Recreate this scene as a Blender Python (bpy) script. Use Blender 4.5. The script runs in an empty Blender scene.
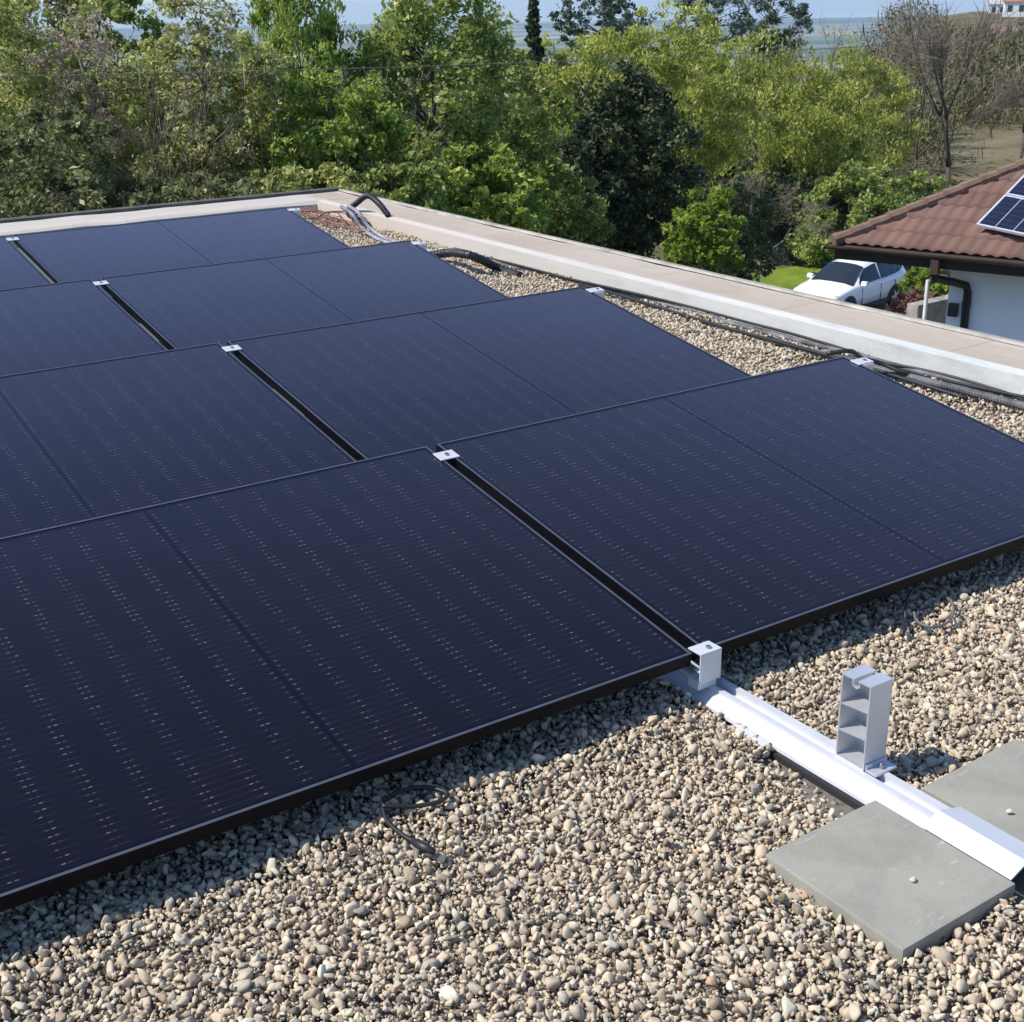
import bpy, bmesh, math, random
import numpy as np
from mathutils import Vector, Matrix

random.seed(7)
RNG = np.random.default_rng(11)
R = math.radians
scene = bpy.context.scene
COL = scene.collection

# ------------------------------------------------------------------ camera
CAM = np.array([-1.8726, -2.0437, 1.4125])
YAW, PITCH, ROLL, FPX = 0.5875, 0.3684, -0.0142, 1323.97
_cy, _sy, _cp, _sp = math.cos(YAW), math.sin(YAW), math.cos(PITCH), math.sin(PITCH)
FWD = np.array([_sy * _cp, _cy * _cp, -_sp])
_r0 = np.array([_cy, -_sy, 0.0])
_u0 = np.cross(_r0, FWD)
RGT = math.cos(ROLL) * _r0 + math.sin(ROLL) * _u0
UPV = -math.sin(ROLL) * _r0 + math.cos(ROLL) * _u0
cd = bpy.data.cameras.new('camera')
cam = bpy.data.objects.new('camera', cd)
COL.objects.link(cam)
M = Matrix(((RGT[0], UPV[0], -FWD[0], CAM[0]), (RGT[1], UPV[1], -FWD[1], CAM[1]),
            (RGT[2], UPV[2], -FWD[2], CAM[2]), (0, 0, 0, 1)))
cam.matrix_world = M
cd.sensor_width = 36.0
cd.lens = 36.0 * FPX / 1024.0
cd.clip_start = 0.05
cd.clip_end = 60000
scene.camera = cam

# ------------------------------------------------------------------ sky and sun
SUN = Vector((-0.158, 0.070, 0.205)).normalized()
SUN_EL = math.asin(SUN.z)
SUN_AZ = math.atan2(SUN.x, SUN.y)
world = bpy.data.worlds.new('World')
scene.world = world
world.use_nodes = True
wn = world.node_tree
sky = wn.nodes.new('ShaderNodeTexSky')
sky.sky_type = 'NISHITA'
sky.sun_disc = False
sky.sun_elevation = SUN_EL
sky.sun_rotation = SUN_AZ % (2 * math.pi)
sky.altitude = 300
sky.air_density = 1.0
sky.dust_density = 0.4
sky.ozone_density = 4.5
bg = wn.nodes['Background']
tint_ = wn.nodes.new('ShaderNodeMix')                                # white balance of the sky light
tint_.data_type = 'RGBA'
tint_.blend_type = 'MULTIPLY'
tint_.inputs[0].default_value = 1.0
tint_.inputs[7].default_value = (0.88, 0.965, 1.11, 1)
wn.links.new(sky.outputs[0], tint_.inputs[6])
wn.links.new(tint_.outputs[2], bg.inputs[0])
bg.inputs[1].default_value = 0.14
sd = bpy.data.lights.new('sun', 'SUN')
sd.energy = 4.5
sd.angle = R(0.5)
sd.color = (1.0, 0.95, 0.88)
sun = bpy.data.objects.new('sun', sd)
COL.objects.link(sun)
sun.rotation_euler = SUN.to_track_quat('Z', 'Y').to_euler()
sun.location = (-20, 15, 30)
scene.view_settings.view_transform = 'Standard'
scene.view_settings.look = 'None'
scene.view_settings.gamma = 1
scene.view_settings.exposure = 0.3
scene.cycles.volume_bounces = 1
scene.cycles.max_bounces = 8
scene.cycles.transparent_max_bounces = 12


# ------------------------------------------------------------------ helpers
def ray(px, py):
    return FWD + RGT * (px - 512) / FPX - UPV * (py - 511) / FPX


def at(px, py, dist):
    """world point seen in that direction at that horizontal distance"""
    d = ray(px, py)
    return CAM + d * dist / math.hypot(d[0], d[1])


def link(o, parent=None):
    COL.objects.link(o)
    if parent is not None:
        o.parent = parent
    return o


def tag(o, label=None, cat=None, group=None, kind=None):
    if label: o['label'] = label
    if cat: o['category'] = cat
    if group: o['group'] = group
    if kind: o['kind'] = kind
    return o


def empty(name, loc=(0, 0, 0), rot=(0, 0, 0)):
    o = bpy.data.objects.new(name, None)
    o.location = loc
    o.rotation_euler = rot
    o.empty_display_size = 0.1
    COL.objects.link(o)
    return o


def copy_tree(o, parent=None):
    c = o.copy()
    COL.objects.link(c)
    if parent is not None:
        c.parent = parent
    for ch in list(o.children):
        copy_tree(ch, c)
    return c


class MB:
    def __init__(s):
        s.v = []
        s.f = []

    def add(s, vs, fs):
        n = len(s.v)
        s.v += [tuple(map(float, q)) for q in vs]
        s.f += [tuple(n + i for i in f) for f in fs]
        return s

    def box(s, x0, x1, y0, y1, z0, z1):
        return s.add([(x0, y0, z0), (x1, y0, z0), (x1, y1, z0), (x0, y1, z0),
                      (x0, y0, z1), (x1, y0, z1), (x1, y1, z1), (x0, y1, z1)],
                     [(0, 3, 2, 1), (4, 5, 6, 7), (0, 1, 5, 4), (1, 2, 6, 5), (2, 3, 7, 6), (3, 0, 4, 7)])

    def obox(s, o, ax, ay, az, x0, x1, y0, y1, z0, z1):
        o, ax, ay, az = map(np.asarray, (o, ax, ay, az))
        q = [o + ax * a + ay * b + az * c for c in (z0, z1) for a, b in ((x0, y0), (x1, y0), (x1, y1), (x0, y1))]
        return s.add(q, [(0, 3, 2, 1), (4, 5, 6, 7), (0, 1, 5, 4), (1, 2, 6, 5), (2, 3, 7, 6), (3, 0, 4, 7)])

    def prism_y(s, prof, y0, y1):
        """closed profile of (x, z) extruded along y"""
        n = len(prof)
        vs = [(a, y0, b) for a, b in prof] + [(a, y1, b) for a, b in prof]
        fs = [(i, (i + 1) % n, n + (i + 1) % n, n + i) for i in range(n)]
        fs += [tuple(range(n - 1, -1, -1)), tuple(range(n, 2 * n))]
        return s.add(vs, fs)

    def prism(s, pts, vec):
        n = len(pts)
        vec = np.asarray(vec, float)
        vs = [np.asarray(q, float) for q in pts]
        vs = vs + [q + vec for q in vs]
        fs = [(i, (i + 1) % n, n + (i + 1) % n, n + i) for i in range(n)]
        fs += [tuple(range(n - 1, -1, -1)), tuple(range(n, 2 * n))]
        return s.add(vs, fs)

    def tube(s, pts, rads, sides=8, caps=True):
        pts = [np.asarray(q, float) for q in pts]
        if not hasattr(rads, '__len__'):
            rads = [rads] * len(pts)
        vs, fs = [], []
        ref = np.array([0.3, 0.2, 1.0])
        for i, q in enumerate(pts):
            t = pts[min(i + 1, len(pts) - 1)] - pts[max(i - 1, 0)]
            t = t / (np.linalg.norm(t) + 1e-9)
            a = np.cross(t, ref)
            if np.linalg.norm(a) < 1e-3:
                a = np.cross(t, np.array([1.0, 0, 0]))
            a /= np.linalg.norm(a)
            b = np.cross(t, a)
            for k in range(sides):
                w = 2 * math.pi * k / sides
                vs.append(q + rads[i] * (math.cos(w) * a + math.sin(w) * b))
        for i in range(len(pts) - 1):
            for k in range(sides):
                k2 = (k + 1) % sides
                fs.append((i * sides + k, i * sides + k2, (i + 1) * sides + k2, (i + 1) * sides + k))
        if caps:
            fs.append(tuple(range(sides - 1, -1, -1)))
            fs.append(tuple((len(pts) - 1) * sides + k for k in range(sides)))
        return s.add(vs, fs)

    def build(s, name, mat, parent=None, bevel=0.0, smooth=False, loc=None):
        me = bpy.data.meshes.new(name)
        me.from_pydata(s.v, [], s.f)
        if bevel > 0 or True:
            bm = bmesh.new()
            bm.from_mesh(me)
            bmesh.ops.recalc_face_normals(bm, faces=bm.faces)
            if bevel > 0:
                ed = [e for e in bm.edges if len(e.link_faces) == 2 and e.calc_face_angle(0) > 0.5]
                bmesh.ops.bevel(bm, geom=ed, offset=bevel, segments=2, affect='EDGES', profile=0.7, clamp_overlap=True)
            bm.to_mesh(me)
            bm.free()
        me.materials.append(mat)
        if smooth:
            me.polygons.foreach_set('use_smooth', [True] * len(me.polygons))
        o = bpy.data.objects.new(name, me)
        if loc is not None:
            o.location = loc
        return link(o, parent)


def raw_mesh(name, V, F, mat, parent=None, tint=None, smooth=False):
    """V (n,3) array, F (m,k) array of equal-sized faces; tint per vertex"""
    me = bpy.data.meshes.new(name)
    V = np.ascontiguousarray(V, np.float32)
    F = np.ascontiguousarray(F, np.int32)
    m, k = F.shape
    me.vertices.add(len(V))
    me.vertices.foreach_set('co', V.ravel())
    me.loops.add(m * k)
    me.loops.foreach_set('vertex_index', F.ravel())
    me.polygons.add(m)
    me.polygons.foreach_set('loop_start', np.arange(0, m * k, k, dtype=np.int32))
    me.polygons.foreach_set('loop_total', np.full(m, k, np.int32))
    if smooth:
        me.polygons.foreach_set('use_smooth', np.ones(m, bool))
    me.update(calc_edges=True)
    if tint is not None:
        a = me.attributes.new('tint', 'FLOAT', 'POINT')
        a.data.foreach_set('value', np.ascontiguousarray(tint, np.float32))
    me.materials.append(mat)
    o = bpy.data.objects.new(name, me)
    return link(o, parent)


def smooth_path(pts, n=8):
    pts = [np.asarray(q, float) for q in pts]
    P = [2 * pts[0] - pts[1]] + pts + [2 * pts[-1] - pts[-2]]
    out = []
    for i in range(1, len(P) - 2):
        for k in range(n):
            t = k / n
            a, b, c, d = P[i - 1], P[i], P[i + 1], P[i + 2]
            out.append(0.5 * ((2 * b) + (c - a) * t + (2 * a - 5 * b + 4 * c - d) * t * t + (3 * b - a - 3 * c + d) * t ** 3))
    out.append(pts[-1])
    return out


# ------------------------------------------------------------------ materials
class NT:
    def __init__(s, name):
        s.m = bpy.data.materials.new(name)
        s.m.use_nodes = True
        s.t = s.m.node_tree
        s.b = s.t.nodes['Principled BSDF']
        s.out = s.t.nodes['Material Output']

    def n(s, kind, **kw):
        q = s.t.nodes.new(kind)
        for k, v in kw.items():
            setattr(q, k, v)
        return q

    def put(s, sock, v):
        if hasattr(v, 'is_output'):
            s.t.links.new(v, sock)
        else:
            sock.default_value = v

    def math(s, op, a, b=None, c=None, clamp=False):
        q = s.n('ShaderNodeMath', operation=op, use_clamp=clamp)
        s.put(q.inputs[0], a)
        if b is not None: s.put(q.inputs[1], b)
        if c is not None: s.put(q.inputs[2], c)
        return q.outputs[0]

    def mix(s, f, a, b):
        q = s.n('ShaderNodeMix', data_type='RGBA')
        s.put(q.inputs[0], f)
        s.put(q.inputs[6], a if hasattr(a, 'is_output') else (*a, 1))
        s.put(q.inputs[7], b if hasattr(b, 'is_output') else (*b, 1))
        return q.outputs[2]

    def coord(s, which='Object'):
        return s.n('ShaderNodeTexCoord').outputs[which]

    def noise(s, vec, scale, detail=4, rough=0.55, dim='3D'):
        q = s.n('ShaderNodeTexNoise')
        q.inputs['Scale'].default_value = scale
        q.inputs['Detail'].default_value = detail
        q.inputs['Roughness'].default_value = rough
        s.put(q.inputs['Vector'], vec)
        return q.outputs[0]

    def scalev(s, vec, sc):
        q = s.n('ShaderNodeMapping')
        q.inputs['Scale'].default_value = sc
        s.put(q.inputs[0], vec)
        return q.outputs[0]

    def ramp(s, fac, stops, interp='LINEAR'):
        q = s.n('ShaderNodeValToRGB')
        q.color_ramp.interpolation = interp
        el = q.color_ramp.elements
        while len(el) < len(stops):
            el.new(0.5)
        for e, (p, c) in zip(el, stops):
            e.position = p
            e.color = (*c, 1)
        s.put(q.inputs[0], fac)
        return q.outputs[0]

    def bump(s, h, strength, dist=0.01):
        q = s.n('ShaderNodeBump')
        q.inputs['Strength'].default_value = strength
        q.inputs['Distance'].default_value = dist
        s.put(q.inputs['Height'], h)
        s.t.links.new(q.outputs[0], s.b.inputs['Normal'])

    def set(s, color=None, rough=None, metal=None, spec=None):
        if color is not None:
            s.put(s.b.inputs['Base Color'], color if hasattr(color, 'is_output') else (*color, 1))
        if rough is not None: s.put(s.b.inputs['Roughness'], rough)
        if metal is not None: s.put(s.b.inputs['Metallic'], metal)
        if spec is not None: s.put(s.b.inputs['Specular IOR Level'], spec)
        return s.m


def plain(name, c, rough=0.6, metal=0.0, var=0.15, scale=8.0, spec=0.5):
    q = NT(name)
    co = q.coord()
    nz = q.noise(co, scale, 5, 0.6)
    a = tuple(x * (1 - var) for x in c)
    b = tuple(min(1, x * (1 + var)) for x in c)
    col = q.ramp(nz, [(0.3, a), (0.7, b)])
    return q.set(col, rough, metal, spec)


def mat_alu(name, v=0.62, rough=0.38, metal=0.75):
    q = NT(name)
    co = q.coord()
    st = q.noise(q.scalev(co, (40, 1.5, 40)), 6, 3)
    nz = q.noise(co, 14, 4)
    f = q.math('MULTIPLY', st, nz)
    col = q.ramp(f, [(0.1, (v * .85, v * .86, v * .88)), (0.5, (v, v, v * 1.01))])
    r = q.math('MULTIPLY_ADD', nz, 0.25, rough - 0.12)
    return q.set(col, r, metal)


def mat_cells():
    q = NT('panel_cells')
    sep = q.n('ShaderNodeSeparateXYZ')
    q.t.links.new(q.coord(), sep.inputs[0])
    x, y = sep.outputs[0], sep.outputs[1]
    ax = q.math('ABSOLUTE', x)
    cw = (W / 2 - 0.018 - 0.007) / 9
    ch = (D - 0.036) / 6
    u = q.math('DIVIDE', q.math('SUBTRACT', ax, 0.007), cw)          # cell columns out from the mid gap
    v = q.math('DIVIDE', q.math('SUBTRACT', y, 0.018), ch)
    fu = q.math('ABSOLUTE', q.math('SUBTRACT', q.math('FRACT', q.math('ADD', u, 0.5)), 0.5))   # 0 at a column gap
    fv = q.math('ABSOLUTE', q.math('SUBTRACT', q.math('FRACT', q.math('ADD', v, 0.5)), 0.5))
    # ten wires per cell row
    w = q.math('ABSOLUTE', q.math('SUBTRACT', q.math('FRACT', q.math('MULTIPLY', v, 10.0)), 0.5))
    wire = q.math('LESS_THAN', w, 0.075)
    inrow = q.math('GREATER_THAN', fv, 0.02)
    wire = q.math('MULTIPLY', wire, inrow)
    near = q.math('MULTIPLY', q.math('LESS_THAN', fu, 0.105), q.math('GREATER_THAN', fu, 0.028))
    # each solder dash differs a little in brightness
    idx = q.n('ShaderNodeCombineXYZ')
    q.put(idx.inputs[0], q.math('FLOOR', q.math('MULTIPLY', q.math('ADD', q.math('SIGN', x), u), 2.0)))
    q.put(idx.inputs[1], q.math('FLOOR', q.math('MULTIPLY', v, 10.0)))
    wn_ = q.n('ShaderNodeTexWhiteNoise', noise_dimensions='2D')
    q.t.links.new(idx.outputs[0], wn_.inputs[0])
    dash = q.math('MULTIPLY', q.math('MULTIPLY', wire, near), q.math('POWER', wn_.outputs[0], 1.6))
    cid = q.n('ShaderNodeCombineXYZ')
    q.put(cid.inputs[0], q.math('FLOOR', q.math('MULTIPLY', q.math('SIGN', x), u)))
    q.put(cid.inputs[1], q.math('FLOOR', v))
    wc = q.n('ShaderNodeTexWhiteNoise', noise_dimensions='2D')
    q.t.links.new(cid.outputs[0], wc.inputs[0])
    big = q.noise(q.coord(), 2.2, 3)
    base = q.mix(wc.outputs[0], (0.0026, 0.0020, 0.0045), (0.0042, 0.0028, 0.0058))
    base = q.mix(q.math('MULTIPLY', big, 0.5), base, (0.0028, 0.0035, 0.0055))
    wsoft = q.math('MULTIPLY', wire, q.math('MULTIPLY_ADD', q.math('POWER', q.math('SUBTRACT', 1.0, q.math('MULTIPLY', fu, 1.9)), 2.5), 0.60, q.math('MULTIPLY', wc.outputs[0], 0.28)))
    col = q.mix(wsoft, base, (0.024, 0.020, 0.027))
    col = q.mix(q.math('MULTIPLY', dash, 0.8), col, (0.17, 0.145, 0.155))
    gap = q.math('LESS_THAN', fv, 0.014)
    gapx = q.math('LESS_THAN', fu, 0.014)
    gap = q.math('MAXIMUM', gap, gapx)
    col = q.mix(gap, col, (0.0035, 0.0035, 0.008))
    mid = q.math('LESS_THAN', ax, 0.0048)
    col = q.mix(mid, col, (0.002, 0.002, 0.004))
    edge = q.math('MAXIMUM', q.math('GREATER_THAN', ax, W / 2 - 0.0165), q.math('MAXIMUM', q.math('LESS_THAN', y, 0.0155), q.math('GREATER_THAN', y, D - 0.0215)))
    col = q.mix(edge, col, (0.002, 0.002, 0.003))
    mid = q.math('MAXIMUM', mid, edge)
    q.set(col, 0.15, 0.0, 0.5)
    fine = q.noise(q.coord(), 900, 2)
    q.bump(fine, 0.06, 0.001)
    q.b.inputs['Sheen Weight'].default_value = 1.0                  # dust-like sheen, added to strengthen the sky reflection at grazing views
    q.b.inputs['Sheen Roughness'].default_value = 0.284
    q.b.inputs['Sheen Tint'].default_value = (1.0, 0.80, 0.90, 1)
    q.b.inputs['IOR'].default_value = 1.38
    q.b.inputs['Specular Tint'].default_value = (1.0, 0.82, 0.84, 1)     # purple cast of the anti-glare coat
    q.put(q.b.inputs['Sheen Weight'], q.math('SUBTRACT', 1.0, q.math('MAXIMUM', q.math('MULTIPLY', mid, 0.6), q.math('MULTIPLY', gap, 0.25))))
    return q.m


def mat_tint(name, stops, rough=0.7, transl=0.0, interp='LINEAR', spec=0.3, noise=None):
    q = NT(name)
    at_ = q.n('ShaderNodeAttribute', attribute_name='tint')
    f = at_.outputs['Fac']
    col = q.ramp(f, stops, interp)
    if noise:
        nz = q.noise(q.coord(), noise, 3)
        col = q.mix(q.math('MULTIPLY', nz, 0.35), col, tuple(x * 0.45 for x in stops[len(stops) // 2][1]))
    q.set(col, rough, 0.0, spec)
    if transl > 0:
        tr = q.n('ShaderNodeBsdfTranslucent')
        mx = q.n('ShaderNodeMixShader')
        mx.inputs[0].default_value = transl
        br = q.mix(0.5, col, col)
        q.t.links.new(br, tr.inputs[0])
        q.t.links.new(q.b.outputs[0], mx.inputs[1])
        q.t.links.new(tr.outputs[0], mx.inputs[2])
        q.t.links.new(mx.outputs[0], q.out.inputs[0])
    return q.m


PXM = 2.955                                                          # middle of the right-hand parapet cap


def mat_parapet_top():
    q = NT('parapet_membrane')
    co = q.coord()
    big = q.noise(co, 1.1, 6, 0.65)
    st = q.noise(q.scalev(co, (6, 0.7, 6)), 2.0, 4)
    fine = q.noise(co, 60, 3)
    c = q.ramp(big, [(0.25, (0.345, 0.285, 0.21)), (0.5, (0.425, 0.35, 0.26)), (0.75, (0.475, 0.42, 0.335))])
    c = q.mix(q.math('MULTIPLY', q.ramp(st, [(0.45, (0, 0, 0)), (0.75, (1, 1, 1))]), 0.35), c, (0.46, 0.37, 0.30))
    c = q.mix(q.math('MULTIPLY', fine, 0.25), c, (0.40, 0.35, 0.29))
    sp_ = q.n('ShaderNodeSeparateXYZ')
    q.t.links.new(co, sp_.inputs[0])
    # paler chalky margins along both long edges of the cap
    mg = q.math('ADD', q.math('MULTIPLY', q.math('ABSOLUTE', q.math('SUBTRACT', sp_.outputs[0], PXM)), 4.4), q.math('MULTIPLY_ADD', q.noise(q.scalev(co, (3, 0.9, 3)), 2.6, 5, 0.65), 0.9, -0.45))
    c = q.mix(q.ramp(mg, [(0.45, (0, 0, 0)), (0.85, (.9, .9, .9))]), c, (0.50, 0.455, 0.385))
    jn = q.math('ABSOLUTE', q.math('SUBTRACT', q.math('FRACT', q.math('DIVIDE', q.math('ADD', sp_.outputs[1], q.math('MULTIPLY', sp_.outputs[0], 0.0)), 1.04)), 0.5))
    jn = q.math('LESS_THAN', jn, 0.006)
    c = q.mix(q.math('MULTIPLY', jn, 0.35), c, (0.20, 0.17, 0.14))
    dr = q.noise(q.scalev(co, (9, 2.2, 9)), 3.1, 6, 0.7)
    c = q.mix(q.ramp(dr, [(0.56, (0, 0, 0)), (0.74, (.55, .55, .55))]), c, (0.27, 0.225, 0.175))
    q.set(c, 0.75)
    q.bump(big, 0.5, 0.01)
    return q.m


def mat_parapet_side():
    q = NT('parapet_flashing')
    co = q.coord()
    big = q.noise(co, 2.0, 5, 0.65)
    c = q.ramp(big, [(0.3, (0.47, 0.48, 0.44)), (0.7, (0.58, 0.59, 0.55))])
    sep = q.n('ShaderNodeSeparateXYZ')
    q.t.links.new(co, sep.inputs[0])
    f = q.math('ADD', q.math('MULTIPLY', sep.outputs[1], 0.22), q.math('MULTIPLY_ADD', big, 0.6, -0.75), clamp=True)
    dt = q.noise(q.scalev(co, (8, 1.4, 5)), 2.4, 6, 0.7)
    c = q.mix(q.ramp(dt, [(0.48, (0, 0, 0)), (0.72, (.7, .7, .7))]), c, (0.36, 0.33, 0.28))
    c = q.mix(f, c, (0.52, 0.45, 0.37))
    q.set(c, 0.7)
    q.bump(big, 0.4, 0.01)
    return q.m


def mat_concrete():
    q = NT('paver_concrete')
    co = q.coord()
    big = q.noise(co, 5, 6, 0.65)
    fine = q.noise(co, 220, 3)
    c = q.ramp(big, [(0.25, (0.275, 0.26, 0.205)), (0.75, (0.35, 0.335, 0.265))])
    c = q.mix(q.math('MULTIPLY', fine, 0.35), c, (0.27, 0.265, 0.23))
    scr = q.noise(q.scalev(co, (3, 14, 1)), 3.2, 6, 0.7)
    c = q.mix(q.ramp(scr, [(0.60, (0, 0, 0)), (0.70, (.6, .6, .6))]), c, (0.55, 0.55, 0.52))
    st = q.noise(q.scalev(co, (2.2, 2.2, 1)), 2.6, 8, 0.72)
    c = q.mix(q.ramp(st, [(0.40, (.35, .35, .35)), (0.54, (0, 0, 0))]), c, (0.20, 0.185, 0.145))
    po = q.noise(co, 420, 1)
    c = q.mix(q.ramp(po, [(0.66, (0, 0, 0)), (0.72, (.6, .6, .6))]), c, (0.10, 0.095, 0.08))
    q.set(c, 0.8)
    q.bump(fine, 0.45, 0.002)
    return q.m


def mat_ground(name, c1, c2, c3, scale=0.25):
    q = NT(name)
    co = q.coord()
    a = q.noise(co, scale, 8, 0.65)
    b = q.noise(co, scale * 14, 5, 0.6)
    c = q.ramp(a, [(0.3, c1), (0.5, c2), (0.7, c3)])
    c = q.mix(q.math('MULTIPLY', b, 0.5), c, tuple(x * 0.5 for x in c1))
    q.set(c, 0.95, 0, 0.1)
    q.bump(b, 0.6, 0.1)
    return q.m


W, D, TILT, P, G = 1.727, 1.2088, 0.1537, 1.5894, 0.0345
FALL = math.sin(TILT) * D
GZ = -0.125                                                          # gravel level

MAT = {}
MAT['cells'] = mat_cells()
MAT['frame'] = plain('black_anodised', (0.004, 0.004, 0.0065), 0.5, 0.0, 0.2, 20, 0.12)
MAT['frame_lip_lit'] = plain('lip_sky_glint', (0.060, 0.060, 0.072), 0.36, 0.0, 0.2, 20, 0.9)  # paler than the frame: sky highlight on the top faces put into the colour
MAT['alu'] = mat_alu('aluminium', 0.70, 0.42, 0.55)
MAT['alu_rail'] = mat_alu('bright_aluminium', 0.66, 0.45, 0.18)
MAT['steel'] = plain('bolt_steel', (0.35, 0.35, 0.36), 0.35, 0.9, 0.1)
MAT['rubber'] = plain('black_rubber', (0.02, 0.02, 0.02), 0.75)
MAT['cable'] = plain('cable_black', (0.018, 0.018, 0.02), 0.5)
MAT['grey_conduit'] = plain('grey_conduit', (0.125, 0.125, 0.125), 0.75, 0, 0.7, 11)
MAT['white_conduit'] = plain('pale_conduit', (0.30, 0.30, 0.32), 0.7, 0, 0.5, 9)
MAT['red_cable'] = plain('red_brown_cable', (0.22, 0.10, 0.075), 0.7, 0, 0.4)
MAT['paver'] = mat_concrete()
MAT['top'] = mat_parapet_top()
MAT['side'] = mat_parapet_side()
MAT['edge_dark'] = plain('weathered_edge', (0.075, 0.075, 0.065), 0.85, 0, 0.5, 5)
MAT['edge_pale'] = plain('pale_edge', (0.36, 0.325, 0.27), 0.8, 0, 0.35, 7)
MAT['plaster'] = plain('white_plaster', (0.82, 0.83, 0.84), 0.85, 0, 0.05, 3)
MAT['roof_base'] = plain('roof_bitumen', (0.15, 0.135, 0.11), 0.95, 0, 0.35, 60)
MAT['pebble'] = mat_tint('river_pebbles', [
    (0.0, (0.160, 0.133, 0.098)), (0.10, (0.365, 0.281, 0.188)), (0.28, (0.611, 0.493, 0.335)), (0.42, (0.443, 0.364, 0.258)),
    (0.55, (0.738, 0.618, 0.430)), (0.68, (0.519, 0.447, 0.331)), (0.78, (0.668, 0.512, 0.340)), (0.86, (0.366, 0.343, 0.269)),
    (0.93, (0.800, 0.738, 0.540)), (1.0, (0.549, 0.359, 0.234))], 0.75, noise=90.0)

# ------------------------------------------------------------------ terrain, far plain
C2 = CAM[:2]


def sstep(a, b, t):
    t = np.clip((t - a) / (b - a), 0, 1)
    return t * t * (3 - 2 * t)


def ground_z(x, y):
    dx, dy = x - C2[0], y - C2[1]
    r = np.hypot(dx, dy)
    az = np.degrees(np.arctan2(dx, dy))
    near = -4.9 - 0.13 * np.clip(r - 19, 0, 26)                       # gentle slope down from the house: -8.3 at 45 m
    right = sstep(46, 51, az) * (1 - sstep(95, 130, az))
    hill = -8.28 + 1.3 * sstep(50, 75, r) + 2.5 * sstep(75, 170, r) + 1.1 * sstep(170, 330, r) - 120 * sstep(420, 1600, r)
    drop = -8.28 - 3 * sstep(60, 140, r) - 118 * sstep(140, 1500, r)
    far = np.where(r > 45, right * hill + (1 - right) * drop, near)
    wob = 0.25 * np.sin(x * 0.11 + 1) * np.cos(y * 0.13) * sstep(50, 90, r)
    return far + wob


rings = np.concatenate([[0.0], np.linspace(3, 60, 30), np.geomspace(66, 9000, 60)])
azs = np.radians(np.arange(0, 360, 2.0))
rr, aa = np.meshgrid(rings, azs, indexing='ij')
tx, ty = C2[0] + rr * np.sin(aa), C2[1] + rr * np.cos(aa)
tz = ground_z(tx, ty)
TV = np.stack([tx, ty, tz], -1).reshape(-1, 3)
na = len(azs)
ii, jj = np.meshgrid(np.arange(len(rings) - 1), np.arange(na), indexing='ij')
TF = np.stack([ii * na + jj, (ii + 1) * na + jj, (ii + 1) * na + (jj + 1) % na, ii * na + (jj + 1) % na], -1).reshape(-1, 4)[:, ::-1]


def mat_terrain():
    q = NT('hillside')
    geo = q.n('ShaderNodeNewGeometry')
    co = geo.outputs['Position']
    a = q.noise(co, 0.06, 6, 0.6)
    b = q.noise(co, 2.0, 5, 0.6)
    near = q.ramp(a, [(0.3, (0.075, 0.085, 0.03)), (0.5, (0.13, 0.115, 0.055)), (0.65, (0.24, 0.20, 0.12))])
    near = q.mix(q.math('MULTIPLY', b, 0.4), near, (0.05, 0.05, 0.025))
    # fields on the far plain, each strip its own crop
    vor = q.n('ShaderNodeTexVoronoi')
    vor.inputs['Scale'].default_value = 1.0
    q.t.links.new(q.scalev(co, (0.0016, 0.0032, 0.001)), vor.inputs['Vector'])
    sepc = q.n('ShaderNodeSeparateColor')
    q.t.links.new(vor.outputs['Color'], sepc.inputs[0])
    farc = q.ramp(sepc.outputs[0], [(0.0, (0.07, 0.10, 0.035)), (0.35, (0.15, 0.16, 0.06)), (0.6, (0.30, 0.25, 0.16)), (0.85, (0.09, 0.11, 0.05)), (1, (0.38, 0.33, 0.24))])
    ln = q.n('ShaderNodeVectorMath', operation='LENGTH')
    q.t.links.new(co, ln.inputs[0])
    f = q.ramp(q.math('DIVIDE', ln.outputs['Value'], 2000.0), [(0.2, (0, 0, 0)), (0.5, (1, 1, 1))])
    q.set(q.mix(f, near, farc), 0.95, 0, 0.1)
    return q.m


tag(raw_mesh('terrain', TV, TF, mat_terrain(), smooth=True), kind='structure')

# lawn and driveway by the parked car
CAR = np.array([30.79, 27.21, -8.08])


def sheet(name, poly, lift, mat, nz=14):
    """a polygon of (x, y) points draped over the terrain"""
    poly = np.array(poly, float)
    a, b, c, d = poly
    s, t = np.meshgrid(np.linspace(0, 1, nz), np.linspace(0, 1, nz), indexing='ij')
    q = (a[None, None] * ((1 - s) * (1 - t))[..., None] + b[None, None] * (s * (1 - t))[..., None]
         + c[None, None] * (s * t)[..., None] + d[None, None] * ((1 - s) * t)[..., None])
    z = ground_z(q[..., 0], q[..., 1]) + lift
    V = np.concatenate([q, z[..., None]], -1).reshape(-1, 3)
    i, j = np.meshgrid(np.arange(nz - 1), np.arange(nz - 1), indexing='ij')
    F = np.stack([i * nz + j, (i + 1) * nz + j, (i + 1) * nz + j + 1, i * nz + j + 1], -1).reshape(-1, 4)
    return tag(raw_mesh(name, V, F, mat, smooth=True), kind='structure')


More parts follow.
